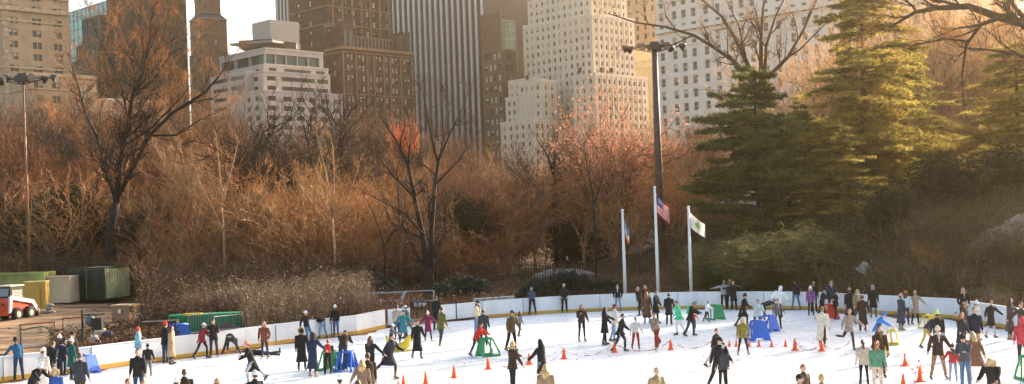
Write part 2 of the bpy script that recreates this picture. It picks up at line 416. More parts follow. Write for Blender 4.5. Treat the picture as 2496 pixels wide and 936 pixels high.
# --- cream stepped building
cr = M('cream_panel', (.50, .42, .365), .75, .08, .3, bump=.05); crt = M('cream_coping', (.52, .46, .42), .7, .08, 1)
b = Bld('stepped_building', 'cream stepped office building with green glass band and boxy penthouse', cr, crt)
fh = 2.98
Lw = dict(fh=fh, h=1.5, w=2.2, pitch=4.0, zo=1.7, kind='dark'); Rw = dict(fh=fh, h=1.5, cols=[(.11, 3.1), (.3, 3.1), (.46, 2.9), (.61, 2.7), (.77, 3.1), (.93, 2.7)], zo=1.7, kind='dark')
C, a_, c_, z0, z1 = b.block(640, 219, 380, 552, 834, L=Lw, Rr=Rw); b.band(C, a_, c_, z1-.35, z1+.12, .2)
b.block(600, 178, 386, 512, 640, L=dict(fh=fh, h=1.2, cols=[(.28, -.42), (.76, -.38)], zo=1.3, kind='plain'), Rr=None, zt=zz(600, 172, 386))
# tier of strip windows
C, a_, c_, z0, z1 = b.block(641, 172, 384, 560, 804, L=dict(fh=fh, h=1.25, cols=[(.5, 2.5), (.78, 2.5)], zo=1.6, kind='dark', maxrows=2), Rr=dict(fh=fh, h=1.35, cols=[(.12, -.13), (.51, -.5), (.88, -.17)], zo=1.55, maxrows=2, kind='plain'))
b.band(C, a_, c_, z1-.3, z1+.12, .2)
C, a_, c_, z0, z1 = b.block(643, 156, 389, 536, 800, L=dict(fh=fh, h=1.2, cols=[(.3, 7), (.65, 2.6), (.85, 2.6)], zo=1.2, kind='plain', maxrows=1), Rr=dict(fh=fh, h=1.15, cols=[(.13, -.12), (.51, -.42), (.87, -.15)], zo=1.0, kind='plain', maxrows=1)); b.band(C, a_, c_, z1-.3, z1+.1, .2)
C, a_, c_, z0, z1 = b.block(646, 116, 393, 534, 787, L=dict(fh=5, h=3.1, cols=[(.18, -.3), (.5, -.3), (.815, -.3)], zo=1.9, kind='green', maxrows=1, dep=.8), Rr=dict(fh=5, h=3.1, cols=[(.09, -.16), (.265, -.17), (.45, -.18), (.64, -.18), (.835, -.19)], zo=1.9, kind='green', maxrows=1, dep=.8))
b.band(C, a_, c_, z1-.4, z1+.12, .25); zt_ = z1
pc = M('pinkish_panel', (.54, .43, .38), .7, .05, .3); b2 = MB()
C2, a2, c2, _, z2 = b.block(658, 47, 405, 614, 728, z0=zt_-.5)
for i in range(11):
    for d, n, ln in ((DL, Vector((-.707, -.707, 0)), a2), (DR, Vector((.707, -.707, 0)), c2)):
        p = C2+d*(ln*(i+.5)/11)+n*.02; b.T.box((p.x, p.y, (zt_+z2)/2), (.14, .1, z2-zt_-1), math.atan2(d.y, d.x))
rf = MB(); A = P(562, 105, 404); B = P(667, 94, 396); Cc = P(716, 108, 402)
for (x0, u0, v0, u1, v1) in ((0, 562, 104, 668, 95),):
    A = P(560, 106, 415); B = P(664, 97, 398); n = Vector((.5, .86, 0))*12
    rf.prism([A, B, B+n, A+n], (0, 0, -.7))
b.extra.append(('canopy_roof', rf, M('canopy_roof_metal', (.35, .27, .22), .5, .1, 1)))
pv = MB(); A = P(583, 117, 410); B = P(664, 112, 402); Cq = P(722, 118, 404)
pv.prism([A, B, B+Vector((0, 9, 0)), A+Vector((0, 9, 0))], (0, 0, 2.4)); pv.prism([B, Cq, Cq+Vector((0, 3, 0)), B+Vector((0, 3, 0))], (0, 0, 1.9))
b.extra.append(('pavilion_wall', pv, M('brown_timber_cladding', (.13, .07, .045), .6, .3, 1)))
b.done()
# --- low pale building glimpsed under the dark tower
b = Bld('low_building', 'low pale stone building glimpsed through the big bare tree', M('pale_stone_low', (.42, .34, .27), .85, .2, .4), crt)
C, a_, c_, z0, z1 = b.block(256, 240, 345, 236, 405, Rr=dict(fh=3.3, h=1.9, w=1.3, pitch=3.6)); b.band(C, a_, c_, z1-.6, z1+.1, .4)
b.done()
# --- dark brown gothic apartment hotel
gb = M('gothic_brown_brick', (.09, .040, .024), .9, .3, .4, bump=.25, hue=(.115, .055, .032)); gt = M('gothic_brown_stone', (.30, .165, .09), .85, .25, 1.2, bump=.3)
b = Bld('gothic_building', 'dark brown gothic apartment tower with arched turrets and terraces', gb, gt)
C, a_, c_, z0, z1 = b.block(798, 20, 447, 704, 956, L=dict(fh=3.7, h=2.1, w=1.2, cols=[(.25, 1.8), (.55, 1.6), (.9, 1.4)], kind='lit'), Rr=dict(fh=3.7, h=2.1, w=1.5, pitch=3.2, kind='std', zo=1), zt=zz(798, -40, 447))
for vv in (12, 55): z = zz(798, vv, 447); b.band(C, a_, c_, z-.5, z, .35)
for k in range(7):
    p = C+DR*(c_*(k+.5)/7)+Vector((.707, -.707, 0))*.25; b.T.box((p.x, p.y, z1-16), (.7, .5, 34), R_(45))
# stepped shoulder
C, a_, c_, z0, z1 = b.block(812, 60, 440, 790, 866, L=dict(fh=3.7, h=2, w=1.2, pitch=4), Rr=dict(fh=3.7, h=2, w=1.3, pitch=3.4, maxrows=2)); b.band(C, a_, c_, z1-.6, z1+.4, .4)
C, a_, c_, z0, z1 = b.block(835, 114, 428, 792, 1004, L=dict(fh=3.65, h=2.0, w=1.1, pitch=5, zo=4.0, kind='std'),
    Rr=dict(fh=3.65, h=2.0, cols=[(.075, 1.15), (.125, 1.15), (.235, 1.15), (.285, 1.15), (.385, 1.0), (.475, 1.15), (.525, 1.15), (.615, 1.0), (.71, 1.15), (.76, 1.15), (.885, 1.15), (.935, 1.15)], zo=2.3, kind='lit'))
b.band(C, a_, c_, z1-.7, z1+.3, .7); b.band(C, a_, c_, z1-1.8, z1-1.4, .35); b.band(C, a_, c_, z1-16.5, z1-16.1, .2)
for f_ in (0, .18, .335, .43, .57, .665, .82, .99):
    p = C+DR*(c_*f_)+Vector((.707, -.707, 0))*.15; b.T.box((p.x, p.y, z1-20), (.5, .3, 36), R_(45))
for (u0, u1, vt) in ((836, 863, 58), (968, 1000, 66)):
    tur = MB()
    pA = P(u0, 112, 430); 
    s0 = (tt(u0, 112)*C.y-C.x)/(.707-tt(u0, 112)*.707); s1 = (tt(u1, 112)*C.y-C.x)/(.707-tt(u1, 112)*.707)
    zt = zz(u0, vt, 432); cen = C+DR*((s0+s1)/2)+DL*(2.2)+Vector((0, 0, 0))
    tur.box((cen.x, cen.y, (z1+zt)/2), (s1-s0, 4.0, zt-z1), R_(45))
    for kk in range(5):
        pp = C+DR*(s0+(s1-s0)*(kk+.1)/4.2)+DL*.3; tur.box((pp.x, pp.y, zt+.35), (.45, .5, .8), R_(45))
    b.extra.append(('turret', tur, gb))
    for dx in (-.24, .24):
        arch = MB()
        pp = C+DR*((s0+s1)/2+dx*(s1-s0))+DL*.15
        w_ = .75; pts = [(-w_, 0), (w_, 0), (w_, 4.6), (w_*.6, 5.5), (0, 6.0), (-w_*.6, 5.5), (-w_, 4.6)]
        arch.prism([pp+DR*a-Vector((.707, -.707, 0))*-.02+Vector((0, 0, z1+.6+z)) for a, z in pts], Vector((.707, -.707, 0))*.06)
        b.extra.append(('arched_window', arch, GLASS))
# terrace glazing between the turrets
tg = MB(); s0 = c_*.2; s1 = c_*.76
tg2 = MB()
p = C+DR*((s0+s1)/2)+DL*2.4; tg.box((p.x, p.y, z1+2.1), (s1-s0, .4, 4.2), R_(45)); b.extra.append(('terrace_glazing', tg, GLASS))
for k in range(12):
    p = C+DR*(s0+(s1-s0)*k/11)+DL*2.0; tg2.box((p.x, p.y, z1+2.1), (.25, .5, 4.2), R_(45))
p = C+DR*((s0+s1)/2)+DL*2.2; tg2.box((p.x, p.y, z1+4.4), (s1-s0, .9, .4), R_(45))
b.extra.append(('terrace_frame', tg2, gt))
b.done()
# --- striped tower
def striped(name, label, u, D, ul, npier, pw, zt, face=DL, fl=True):
    C = P(u, 150, D); C = Vector((C.x, C.y, 0)); t_ = tt(ul, 150)
    n = Vector((-.707, -.707, 0)); ln = (C.x-t_*C.y)/(.707+t_*.707)
    root = thing(name, (C.x, C.y, 2), label, 'building')
    mb = MB(); a, b_, c, d = C, C+DR*30, C+DR*30+DL*ln, C+DL*ln
    for p, q in ((a, b_), (b_, c), (c, d), (d, a)): mb.face([(p.x, p.y, 0), (q.x, q.y, 0), (q.x, q.y, zt), (p.x, p.y, zt)])
    mb.face([(p.x, p.y, zt) for p in (a, b_, c, d)])
    mb.build('glass_wall', dg2, root)
    if fl:
        sp = MB(); z = 10
        while z < zt:
            p = C+DL*(ln/2)+n*.05; sp.box((p.x, p.y, z), (ln, .1, .9), math.atan2(DL.y, DL.x)); z += 3.7
        sp.build('spandrel', M('dark_spandrel', (.028, .022, .022), .5, .3, .3), root)
    pr = MB(); pr.box((0, 0, zt/2), (pw, .55, zt), math.atan2(DL.y, DL.x)); me = pr.mesh('pier', trav)
    for i in range(npier):
        p = C+DL*((i+.25)*ln/npier)+n*.29
        o = bpy.data.objects.new('pier', me); col.objects.link(o); o.parent = root; o.location = (p.x-C.x, p.y-C.y, -2)
dg2 = M('striped_tower_glass', (.012, .012, .013), .3, .7, .03, spec=.2, hue=(.05, .03, .03))
trav = M('white_travertine', (.60, .56, .54), .6, .07, .2)
striped('striped_tower', 'tall tower striped with white stone piers and dark glass', 1184, 470, 905, 21, 1.12, 150)
striped('striped_tower', 'narrow sliver of grey striped tower showing left of the gothic one', 735, 560, 676, 7, .9, 190, fl=False)
# --- brown modern block and glass towers behind
mbk = M('bronze_panel', (.145, .085, .055), .6, .2, .3); brt = M('bronze_trim', (.2, .12, .08), .6, .2, 1)
b = Bld('bronze_building', 'dark bronze office block right of the striped tower with lit rows', mbk, brt)
C, a_, c_, z0, z1 = b.block(1222, 118, 450, 1176, 1258, L=dict(fh=4.0, h=2.2, w=1.5, pitch=2.1, zo=1.4, kind='lit', mar=.3), Rr=dict(fh=4.0, h=2.4, w=3.4, pitch=4.6, zo=1.6, kind='dark', mar=.5)); b.band(C, a_, c_, z1-.8, z1+.1, .3)
C, a_, c_, z0, z1 = b.block(1219, 27, 462, 1170, 1222, L=None, Rr=None); b.band(C, a_, c_, z1-.6, z1+.1, .3)
for i in range(9):
    p = C+DL*(a_*(i+.5)/9)+Vector((-.707, -.707, 0))*.15; b.T.box((p.x, p.y, z1-20), (.35, .3, 40), R_(135))
b.block(1250, 184, 446, 1240, 1277, Rr=dict(fh=4, h=2.4, w=3.2, pitch=4.2, kind='dark')); b.done()
teal = M('teal_glass', (.06, .13, .115), .15, .4, .05, spec=.7); curtain('teal_building', 'teal glass block with white roof edge behind the bronze one', [(1222, 48, 475, 1205, 1257)], teal, pm, 3.6, 3.2, .2)
bg_ = M('blue_grey_glass', (.19, .24, .27), .2, .4, .04, spec=.7, metal=.3); bgm = M('blue_grey_mullion', (.26, .29, .31), .4, .1, 1)
curtain('banded_tower', 'pale blue grey glass tower far behind the teal block', [(1222, -40, 620, 1172, 1274)], bg_, bgm, 3.6, 3.4, .45)
curtain('dark_slab', 'dark green glass slab between the blue tower and white stepped tower', [(1272, -40, 560, 1266, 1290)], dg, dm, 4, 3, .1)
# --- white stepped art deco tower
wb = M('ivory_brick', (.64, .54, .42), .85, .07, .3, bump=.1); wt = M('ivory_stone', (.68, .58, .46), .8, .06, 1)
b = Bld('stepped_tower', 'ivory art deco tower stepping down in terraces with many small windows', wb, wt)
def sp(pitch=2.62, fh=2.98, **k): return dict(fh=fh, h=1.5, w=1.0, pitch=pitch, zo=1.5, pier=.5, mar=.6, dep=.4, **k)
D0 = 432
b.block(1440, -30, D0+8, 1284, 1526, L=sp(), Rr=sp(2.5))
C, a_, c_, z0, z1 = b.block(1442, 34, D0, 1273, 1545, L=sp(), Rr=sp(2.5)); b.band(C, a_, c_, z1-.5, z1+.5, .15)
C, a_, c_, z0, z1 = b.block(1319, 196, D0-8, 1262, 1356, L=sp(2.4), Rr=sp(2.6)); b.band(C, a_, c_, z1-.5, z1+.5, .15); Wc = (C, a_, c_, z1)
C, a_, c_, z0, z1 = b.block(1300, 190, D0-2, 1238, 1330, L=sp(2.5), Rr=None); b.band(C, a_, c_, z1-.5, z1+.3, .15)
C, a_, c_, z0, z1 = b.block(1300, 231, D0-5, 1231, 1330, L=sp(2.5), Rr=None); b.band(C, a_, c_, z1-.5, z1+.3, .15)
C, a_, c_, z0, z1 = b.block(1300, 291, D0-14, 1219, 1380, L=sp(2.5), Rr=sp(2.5)); b.band(C, a_, c_, z1-.5, z1+.3, .15)
C, a_, c_, z0, z1 = b.block(1451, 180, D0-16, 1395, 1578, L=sp(2.7), Rr=sp(2.6)); b.band(C, a_, c_, z1-.5, z1+.5, .15); Wr = (C, a_, c_, z1)
b.done()
# --- tan tower, cream low block, white hotel
tn = M('sandstone_tower', (.40, .29, .20), .85, .12, .4); b = Bld('tan_tower', 'tan brick tower behind the lamp mast and above the cream cornice', tn, tn)
b.block(1602, -40, 480, 1518, 1640, L=dict(fh=3.5, h=2, w=1.3, pitch=3.4, pair=False, kind='std')); b.done()
cm = M('cream_stone', (.55, .47, .33), .8, .08, .6); b = Bld('cream_building', 'small cream stone block with cornices tucked behind the lamp mast', cm, cm)
C, a_, c_, z0, z1 = b.block(1612, 110, 455, 1541, 1640); [b.band(C, a_, c_, z1-x, z1-x+.5, .4) for x in (.5, 5, 7.5)]; b.done()
pz = M('white_glazed_brick', (.76, .68, .59), .7, .05, .3, bump=.05); pzt = M('white_stone_cornice', (.78, .71, .62), .7, .05, 1)
b = Bld('white_hotel', 'white hotel facade with tall windows behind the lamp mast and pines', pz, pzt)
cols = []; x = .015
pat = [3.7, 3.0, 4.4, 3.2, 4.0]
C = P(2330, 60, 290); C.z = 0; t_ = tt(1600, 60); ln = (C.x-t_*C.y)/(.707+t_*.707); xx = 2.0; i = 0
while xx < ln-1:
    cols.append((1-xx/ln, 1.55)); xx += [3.3, 4.5, 3.9, 4.2, 3.4][i % 5]; i += 1
cols = cols[::-1]
C, a_, c_, z0, z1 = b.block(2330, 60, 290, 1600, 2480, L=dict(fh=3.75, h=2.35, cols=cols, zo=.8, zlow=12, kind='pale', dep=.45), zt=zz(1600, -40, 350))
zc = zz(1600, 76, 350)
b.band(C, a_, c_, zc-.6, zc+.5, 1.0); b.band(C, a_, c_, zc-4.8, zc-4.5, .3); b.band(C, a_, c_, zc+8, zc+8.4, .4)
b.done()
# ------------------------------------------------------------------ bare trees
def pv(d, ang, az):
    "tilt direction d by ang around a random-azimuth axis"
    d = d.normalized(); a = d.orthogonal().normalized(); b = d.cross(a)
    return (d*math.cos(ang) + (a*math.cos(az)+b*math.sin(az))*math.sin(ang)).normalized()
class TP:
    def __init__(s, r, kids=5, ang=(25, 50), ratio=.62, lv=3, twig=.7, tw=.028, up=.12, wob=.21, tk=5):
        s.r = r; s.kids = kids; s.ang = ang; s.ratio = ratio; s.lv = lv; s.twig = twig; s.tw = tw; s.up = up; s.wob = wob; s.tk = tk
def grow(T, B, p, d, L, r, lv, q):
    r_ = q.r; n = 4 if L > 1.2 else 3
    pts = [p.copy()]; dd = d.copy()
    for i in range(n):
        dd = (dd + Vector((r_.gauss(0, q.wob), r_.gauss(0, q.wob), r_.gauss(0, q.wob)+q.up))).normalized()
        pts.append(pts[-1]+dd*(L/n))
    if r > .028: T.tube(pts, [max(.012, r*(1-.62*i/n)) for i in range(n+1)], 4 if r < .09 else 6, 0, caps=False)
    else:
        for i in range(n): B.blade(pts[i], pts[i]+(pts[i+1]-pts[i])*1.5, max(q.tw, r*1.7), 0)
    if lv <= 0:
        for k in range(q.tk):
            t = r_.uniform(.1, 1)*n; i = min(n-1, int(t)); b = pts[i].lerp(pts[i+1], t-i)
            e = pv(dd, R_(r_.uniform(15, 60)), r_.uniform(0, 6.28)); e.z += q.up; B.blade(b, b+e*q.twig*r_.uniform(.5, 1.3), q.tw, 0)
        return
    for k in range(q.kids):
        t = (k+r_.uniform(.2, .9))/q.kids*.8*n+.2*n; i = min(n-1, int(t)); b = pts[i].lerp(pts[i+1], min(1, t-i))
        loc = (pts[min(n, i+1)]-pts[i]).normalized()
        grow(T, B, b, pv(loc, R_(r_.uniform(*q.ang)), r_.uniform(0, 6.28)), L*q.ratio*r_.uniform(.7, 1.25), r*.57, lv-1, q)
def bark(name, c, **k): return M(name, c, .9, .35, 3, bump=.4, **k)
BK_D = bark('dark_bark', (.030, .018, .012)); BK_M = bark('brown_bark', (.12, .065, .038)); BK_L = bark('sunlit_tan_bark', (.42, .27, .16))  # tan one kept light so its branches look sunlit
BK_C = bark('sunlit_copper_bark', (.34, .18, .085))  # lighter tone puts sunlight into the crooked trees' bark
TW_O = M('orange_brown_twigs', (.13, .055, .022), .8, .5, .5, hue=(.38, .165, .058), trans=.2); TW_D = M('dark_brown_twigs', (.06, .03, .016), .85, .4, .4, trans=.2)
TW_T = M('sunlit_tan_twigs', (.38, .205, .09), .8, .5, .5, trans=.2); TW_G = M('grey_brown_twigs', (.13, .07, .038), .85, .4, .4, trans=.2)  # tan lightened to look sunlit
TW_R = M('red_brown_twigs', (.12, .048, .022), .8, .5, .6, hue=(.30, .115, .042), trans=.2)
TW_P = M('glow_twigs', (.55, .33, .16), .8, .35, .4, trans=.4)  # pale warm tone puts the golden glare into the twigs
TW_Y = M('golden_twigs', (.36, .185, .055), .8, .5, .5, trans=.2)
def proto_tree(seed, H, limbs, spread, tm, bm, kids=5, lv=3, leafmat=None, leaves=0, lsz=1.0, r0=.2, trunkh=.25, up=.12, twig=.8, tw=.03, lean=0, lls=(.55, .8), lmin=0, wob=.21):
    r = random.Random(seed); q = TP(r, kids=kids, lv=lv, up=up, twig=twig, tw=tw, wob=wob)
    T, B = MB(), MB(); th = H*trunkh; base = Vector((0, 0, -.6))
    top = Vector((lean, 0, th)); T.tube([base, Vector((lean*.4, .05, th*.5)), top], [r0*1.25, r0, r0*.9], 8, 0)
    for i in range(limbs):
        az = 6.283*i/limbs+r.uniform(-.4, .4); tilt = R_(spread*r.uniform(.35, 1.1))
        d = Vector((math.sin(tilt)*math.cos(az), math.sin(tilt)*math.sin(az), math.cos(tilt)))
        st = Vector((0, 0, 0)).lerp(top, 1-r.uniform(0, .35)); grow(T, B, st, d, (H-th)*r.uniform(*lls), r0*.6, lv, q)
    if leaves:
        n = len(B.v)
        for k in range(leaves):
            i = r.randrange(n)
            if B.v[i][2] < lmin*H: continue
            B.leaf(Vector(B.v[i])+Vector((r.gauss(0, .2), r.gauss(0, .2), r.gauss(0, .2))), r.uniform(.08, .16)*lsz, 1)
    mt = T.mesh('trunk', tm, True); mc = B.mesh('crown', [bm, leafmat or bm])
    return mt, mc
def plant(pr, x, y, s, label, name='bare_tree', cat='tree', group=None, rz=None, z=None, sz=None):
    zz_ = hz(x, y) if z is None else z
    root = thing(name, (x, y, zz_), label, cat, group, rnd.uniform(0, 6.28) if rz is None else rz)
    root.scale = (s, s, s*(sz or 1))
    for nm, me in (('trunk', pr[0]), ('crown', pr[1])):
        o = bpy.data.objects.new(nm, me); col.objects.link(o); o.parent = root
    return root
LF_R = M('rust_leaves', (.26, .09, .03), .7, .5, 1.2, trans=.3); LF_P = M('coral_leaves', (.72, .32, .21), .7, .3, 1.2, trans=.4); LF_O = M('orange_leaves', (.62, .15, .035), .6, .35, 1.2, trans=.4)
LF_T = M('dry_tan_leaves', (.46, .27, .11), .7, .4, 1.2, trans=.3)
PT = {
 'big': proto_tree(1, 17, 8, 48, BK_M, TW_O, kids=6, lv=3, r0=.3, leafmat=LF_R, leaves=800),
 'big2': proto_tree(2, 16, 7, 55, BK_D, TW_D, kids=6, lv=3, r0=.28),
 'tan': proto_tree(3, 13, 9, 38, BK_L, TW_T, kids=5, lv=3, r0=.2, trunkh=.12, tw=.04),
 'rust': proto_tree(4, 10, 8, 60, BK_M, TW_R, kids=6, lv=3, r0=.16, trunkh=.12, leafmat=LF_R, leaves=3500),
 'grey': proto_tree(5, 13, 8, 42, BK_M, TW_G, kids=6, lv=3, r0=.2, trunkh=.2),
 'gold': proto_tree(6, 10, 8, 50, BK_L, TW_Y, kids=6, lv=3, r0=.16, tw=.04, trunkh=.12, leafmat=LF_T, leaves=2500),
 'coral': proto_tree(8, 15, 9, 20, BK_M, TW_T, kids=5, lv=3, r0=.2, trunkh=.12, leafmat=LF_P, leaves=6500, lsz=1.8, lls=(.4, .6), twig=.5),
 'flame': proto_tree(9, 12, 8, 22, BK_M, TW_D, kids=5, lv=3, r0=.16, trunkh=.3, leafmat=LF_O, leaves=14000, lsz=2.0, lls=(.4, .5), lmin=.66),
 'glow': proto_tree(15, 17, 9, 45, BK_M, TW_P, kids=6, lv=3, r0=.25, leafmat=LF_T, leaves=3000, tw=.035),
 'pale': proto_tree(16, 9, 6, 34, BK_C, TW_O, kids=5, lv=2, r0=.13, trunkh=.2, twig=.9, tw=.05, wob=.3, lls=(.5, .8)),
 'pale2': proto_tree(17, 7, 7, 50, BK_C, TW_T, kids=5, lv=2, r0=.11, trunkh=.08, twig=.8, tw=.05, wob=.34, lls=(.5, .9)),
 'shrub': proto_tree(11, 5, 11, 60, BK_L, TW_O, kids=5, lv=2, r0=.05, trunkh=.03, lls=(.6, 1), twig=.6, tw=.025),
 'shrub2': proto_tree(12, 4, 12, 68, BK_M, TW_R, kids=5, lv=2, r0=.05, trunkh=.03, lls=(.6, 1), twig=.6, tw=.025, leafmat=LF_R, leaves=1200),
 'shrub3': proto_tree(13, 5, 11, 60, BK_L, TW_T, kids=5, lv=2, r0=.05, trunkh=.03, lls=(.6, 1), twig=.7, tw=.028),
}
HT = {k: sorted(v.co.z for v in pr[1].vertices)[int(len(pr[1].vertices)*.985)] for k, pr in PT.items()}
# --- background woodland, row by row: kind, u, Y, height scale so that the crown tops sit at pixel v
def put(kind, u, Y, vtop, label, group=None, name='bare_tree', cat='tree', H=None, sx=1):
    H0 = HT[kind]
    x = tt(u, vtop+100)*Y; z0 = hz(x, Y); zt = CH+ray(u, vtop).z*Y; s = max(.25, (zt-z0)/H0)
    t = plant(PT[kind], x, Y, s*sx, label, name, cat, group, sz=1/sx if sx != 1 else None)
    return t
rows = [
 # far skyline wood
 ('grey', 20, 190, 250, 'w'), ('big', 110, 185, 262, 'w'), ('grey', 200, 180, 250, 'w'), ('big', 300, 190, 235, 'w'), ('big', 390, 180, 245, 'w'), ('big', 470, 175, 250, 'w'),
 ('big', 545, 170, 275, 'w'), ('big', 620, 185, 352, 'w'), ('big2', 690, 175, 330, 'w'), ('tan', 760, 190, 330, 'w'), ('big', 845, 185, 285, 'w'), ('big', 900, 190, 288, 'w'), ('big2', 870, 160, 335, 'w'), ('big2', 810, 158, 350, 'w'),
 ('big', 985, 185, 300, 'w'), ('grey', 1060, 180, 335, 'w'), ('big', 1140, 185, 345, 'w'), ('tan', 1210, 180, 375, 'w'), ('tan', 1290, 190, 385, 'w'), ('grey', 1390, 180, 400, 'w'), ('tan', 1470, 180, 390, 'w'), ('grey', 1560, 190, 330, 'w'),
 ('tan', 1640, 180, 290, 'w'), ('big', 1700, 185, 300, 'w'), ('tan', 1790, 180, 270, 'w'), ('glow', 2000, 170, 110, 'r'), ('tan', 1930, 165, 190, 'r'), ('glow', 2240, 160, 20, 'r'), ('glow', 2160, 150, 60, 'r'), ('glow', 2330, 150, -10, 'r'), ('glow', 2430, 150, -30, 'r'), ('glow', 2290, 132, 110, 'r'), ('glow', 2390, 136, 90, 'r'), ('gold', 2470, 130, 150, 'r'), ('glow', 2520, 140, 20, 'r'), ('gold', 2330, 124, 260, 'r'), ('gold', 2420, 120, 290, 'r'), ('gold', 2240, 124, 280, 'r'), ('glow', 2060, 145, 160, 'r'),  # warm pale kinds carry the golden glare in their twig colour
 # middle wood
 ('rust', 10, 140, 330, 'm'), ('big2', 90, 145, 300, 'm'), ('rust', 150, 138, 380, 'm'), ('big2', 215, 150, 330, 'm'), ('rust', 330, 140, 380, 'm'), ('big', 410, 145, 330, 'm'), ('tan', 500, 138, 320, 'm'),
 ('rust', 560, 145, 340, 'm'), ('big2', 640, 150, 380, 'm'), ('rust', 720, 140, 420, 'm'), ('big2', 790, 145, 400, 'm'), ('gold', 860, 130, 420, 'm'), ('gold', 800, 135, 440, 'm'), ('rust', 930, 140, 400, 'm'), ('tan', 1000, 145, 380, 'm'),
 ('rust', 1110, 140, 400, 'm'), ('grey', 1170, 135, 400, 'm'), ('rust', 1250, 140, 430, 'm'), ('tan', 1330, 140, 450, 'm'), ('rust', 1440, 140, 440, 'm'), ('tan', 1550, 140, 420, 'm'), ('rust', 1650, 140, 420, 'm'), ('tan', 1720, 150, 390, 'm'), ('gold', 1690, 135, 440, 'm'),
 # front wood
 ('big2', 40, 130, 430, 'f'), ('grey', 110, 126, 480, 'f'), ('tan', 170, 128, 440, 'f'), ('big2', 200, 124, 480, 'f'), ('tan', 400, 122, 430, 'f'), ('big2', 350, 121, 500, 'f'), ('rust', 460, 120, 480, 'f'), ('tan', 530, 118, 400, 'f'), ('tan', 590, 116, 430, 'f'),  # dark kinds at the left deepen the wood's shade
 ('grey', 660, 118, 470, 'f'), ('gold', 740, 115, 430, 'f'), ('tan', 700, 112, 480, 'f'), ('gold', 840, 112, 450, 'f'), ('rust', 900, 118, 460, 'f'), ('gold', 960, 116, 480, 'f'), ('rust', 1150, 118, 480, 'f'), ('grey', 1120, 112, 440, 'f'), ('rust', 1210, 116, 470, 'f'), ('tan', 1265, 120, 490, 'f'),
]
LBL = {'w': {'big': 'tall bare tree on the skyline of the wood below the towers', 'big2': 'tall dark bare tree on the skyline of the wood', 'grey': 'grey brown bare tree on the wood skyline', 'tan': 'pale tan bare tree on the wood skyline'},
       'r': {'glow': 'tall peach coloured bare tree in the golden haze at the right', 'big': 'sunlit bare tree in the golden haze at the right', 'tan': 'pale tan tree in the golden haze at the right', 'gold': 'golden tree in the haze at the right edge'},
       'm': {'rust': 'rust brown tree in the middle of the wood', 'big2': 'dark bare tree in the middle of the wood', 'big': 'tall orange brown bare tree in the middle of the wood', 'tan': 'tan bare tree in the middle of the wood', 'gold': 'golden brown tree in the middle of the wood', 'grey': 'grey brown bare tree in the middle of the wood'},
       'f': {'rust': 'rust brown low tree at the near edge of the wood', 'big2': 'dark bare tree at the near edge of the wood', 'tan': 'pale branched tree at the near edge of the wood', 'gold': 'golden brown tree at the near edge of the wood', 'grey': 'grey brown bare tree at the near edge of the wood'}}
GRP = {'w': 'trees on the wood skyline', 'r': 'trees in the golden haze', 'm': 'trees in the middle of the wood', 'f': 'trees at the near edge of the wood'}
for kd, u, Y, vt, g in rows: put(kd, u, Y, vt, LBL[g][kd], GRP[g]+' '+kd.replace('2', ''))
put('flame', 982, 150, 306, 'narrow tree with a bright flame orange patch of leaves', name='orange_tree', sx=.31)
put('coral', 1500, 118, 228, 'tall tree with coral pink leaves left of the lamp mast', name='coral_tree', sx=.8)
put('tan', 1600, 124, 300, 'pale tan tree directly behind the lamp mast', sx=.9)
put('coral', 1452, 125, 330, 'small coral tree at the left of the tall coral one', name='coral_tree')
put('grey', 1350, 125, 325, 'dark grey bare tree before the ivory tower steps', sx=1.2)
put('big2', 690, 128, 235, 'dark bare tree standing before the cream stepped building')
put('grey', 775, 132, 300, 'small dark bare tree right of the cream building corner')
# --- trees traced limb by limb
def traced(name, label, limbs, Y, tm, bm, q, r0, jit=1.6, seed=5, leafmat=None, leaves=0, step=1.3, L0=3.2):
    r = random.Random(seed); q.r = r; T, B = MB(), MB()
    b0 = P(limbs[0][0][0], limbs[0][0][1], Y); org = (b0.x, b0.y, hz(b0.x, b0.y))
    for li, lm in enumerate(limbs):
        yo = 0 if li == 0 else r.uniform(-jit, jit); pts = []
        ra = lm[0][2] if len(lm[0]) > 2 else r0*.5
        for k, pt in enumerate(lm):
            t = k/max(1, len(lm)-1); pts.append(P(pt[0], pt[1], Y+yo*t))
        if li == 0: pts[0].z = hz(b0.x, b0.y)-.5
        n = len(pts)-1; T.tube(pts, [max(.02, ra*(1-.8*i/max(1, n))) if li else ra*(1-.35*i/max(1, n)) for i in range(n+1)], 8, 0)
        if li == 0: continue
        for i in range(n):
            seg = pts[i+1]-pts[i]; k = max(1, int(seg.length/step))
            for j in range(k):
                b = pts[i].lerp(pts[i+1], (j+r.random())/k); f = 1-(i+j/k)/(n+.2)
                e = pv(seg.normalized(), R_(r.uniform(20, 55)), r.uniform(0, 6.28)); e.z += .2
                grow(T, B, b, e.normalized(), L0*(.45+.6*f)*r.uniform(.7, 1.2), ra*.35*(.4+f), q.lv, q)
        grow(T, B, pts[-1], (pts[-1]-pts[-2]).normalized(), L0*.6, .03, q.lv, q)
    if leaves:
        n = len(B.v)
        for k in range(leaves): B.leaf(Vector(B.v[r.randrange(n)])+Vector((r.gauss(0, .15), r.gauss(0, .15), r.gauss(0, .15))), r.uniform(.07, .14), 1)
    root = thing(name, org, label, 'tree')
    T.build('trunk', tm, root, True); B.build('crown', [bm, leafmat or bm], root)
    return root
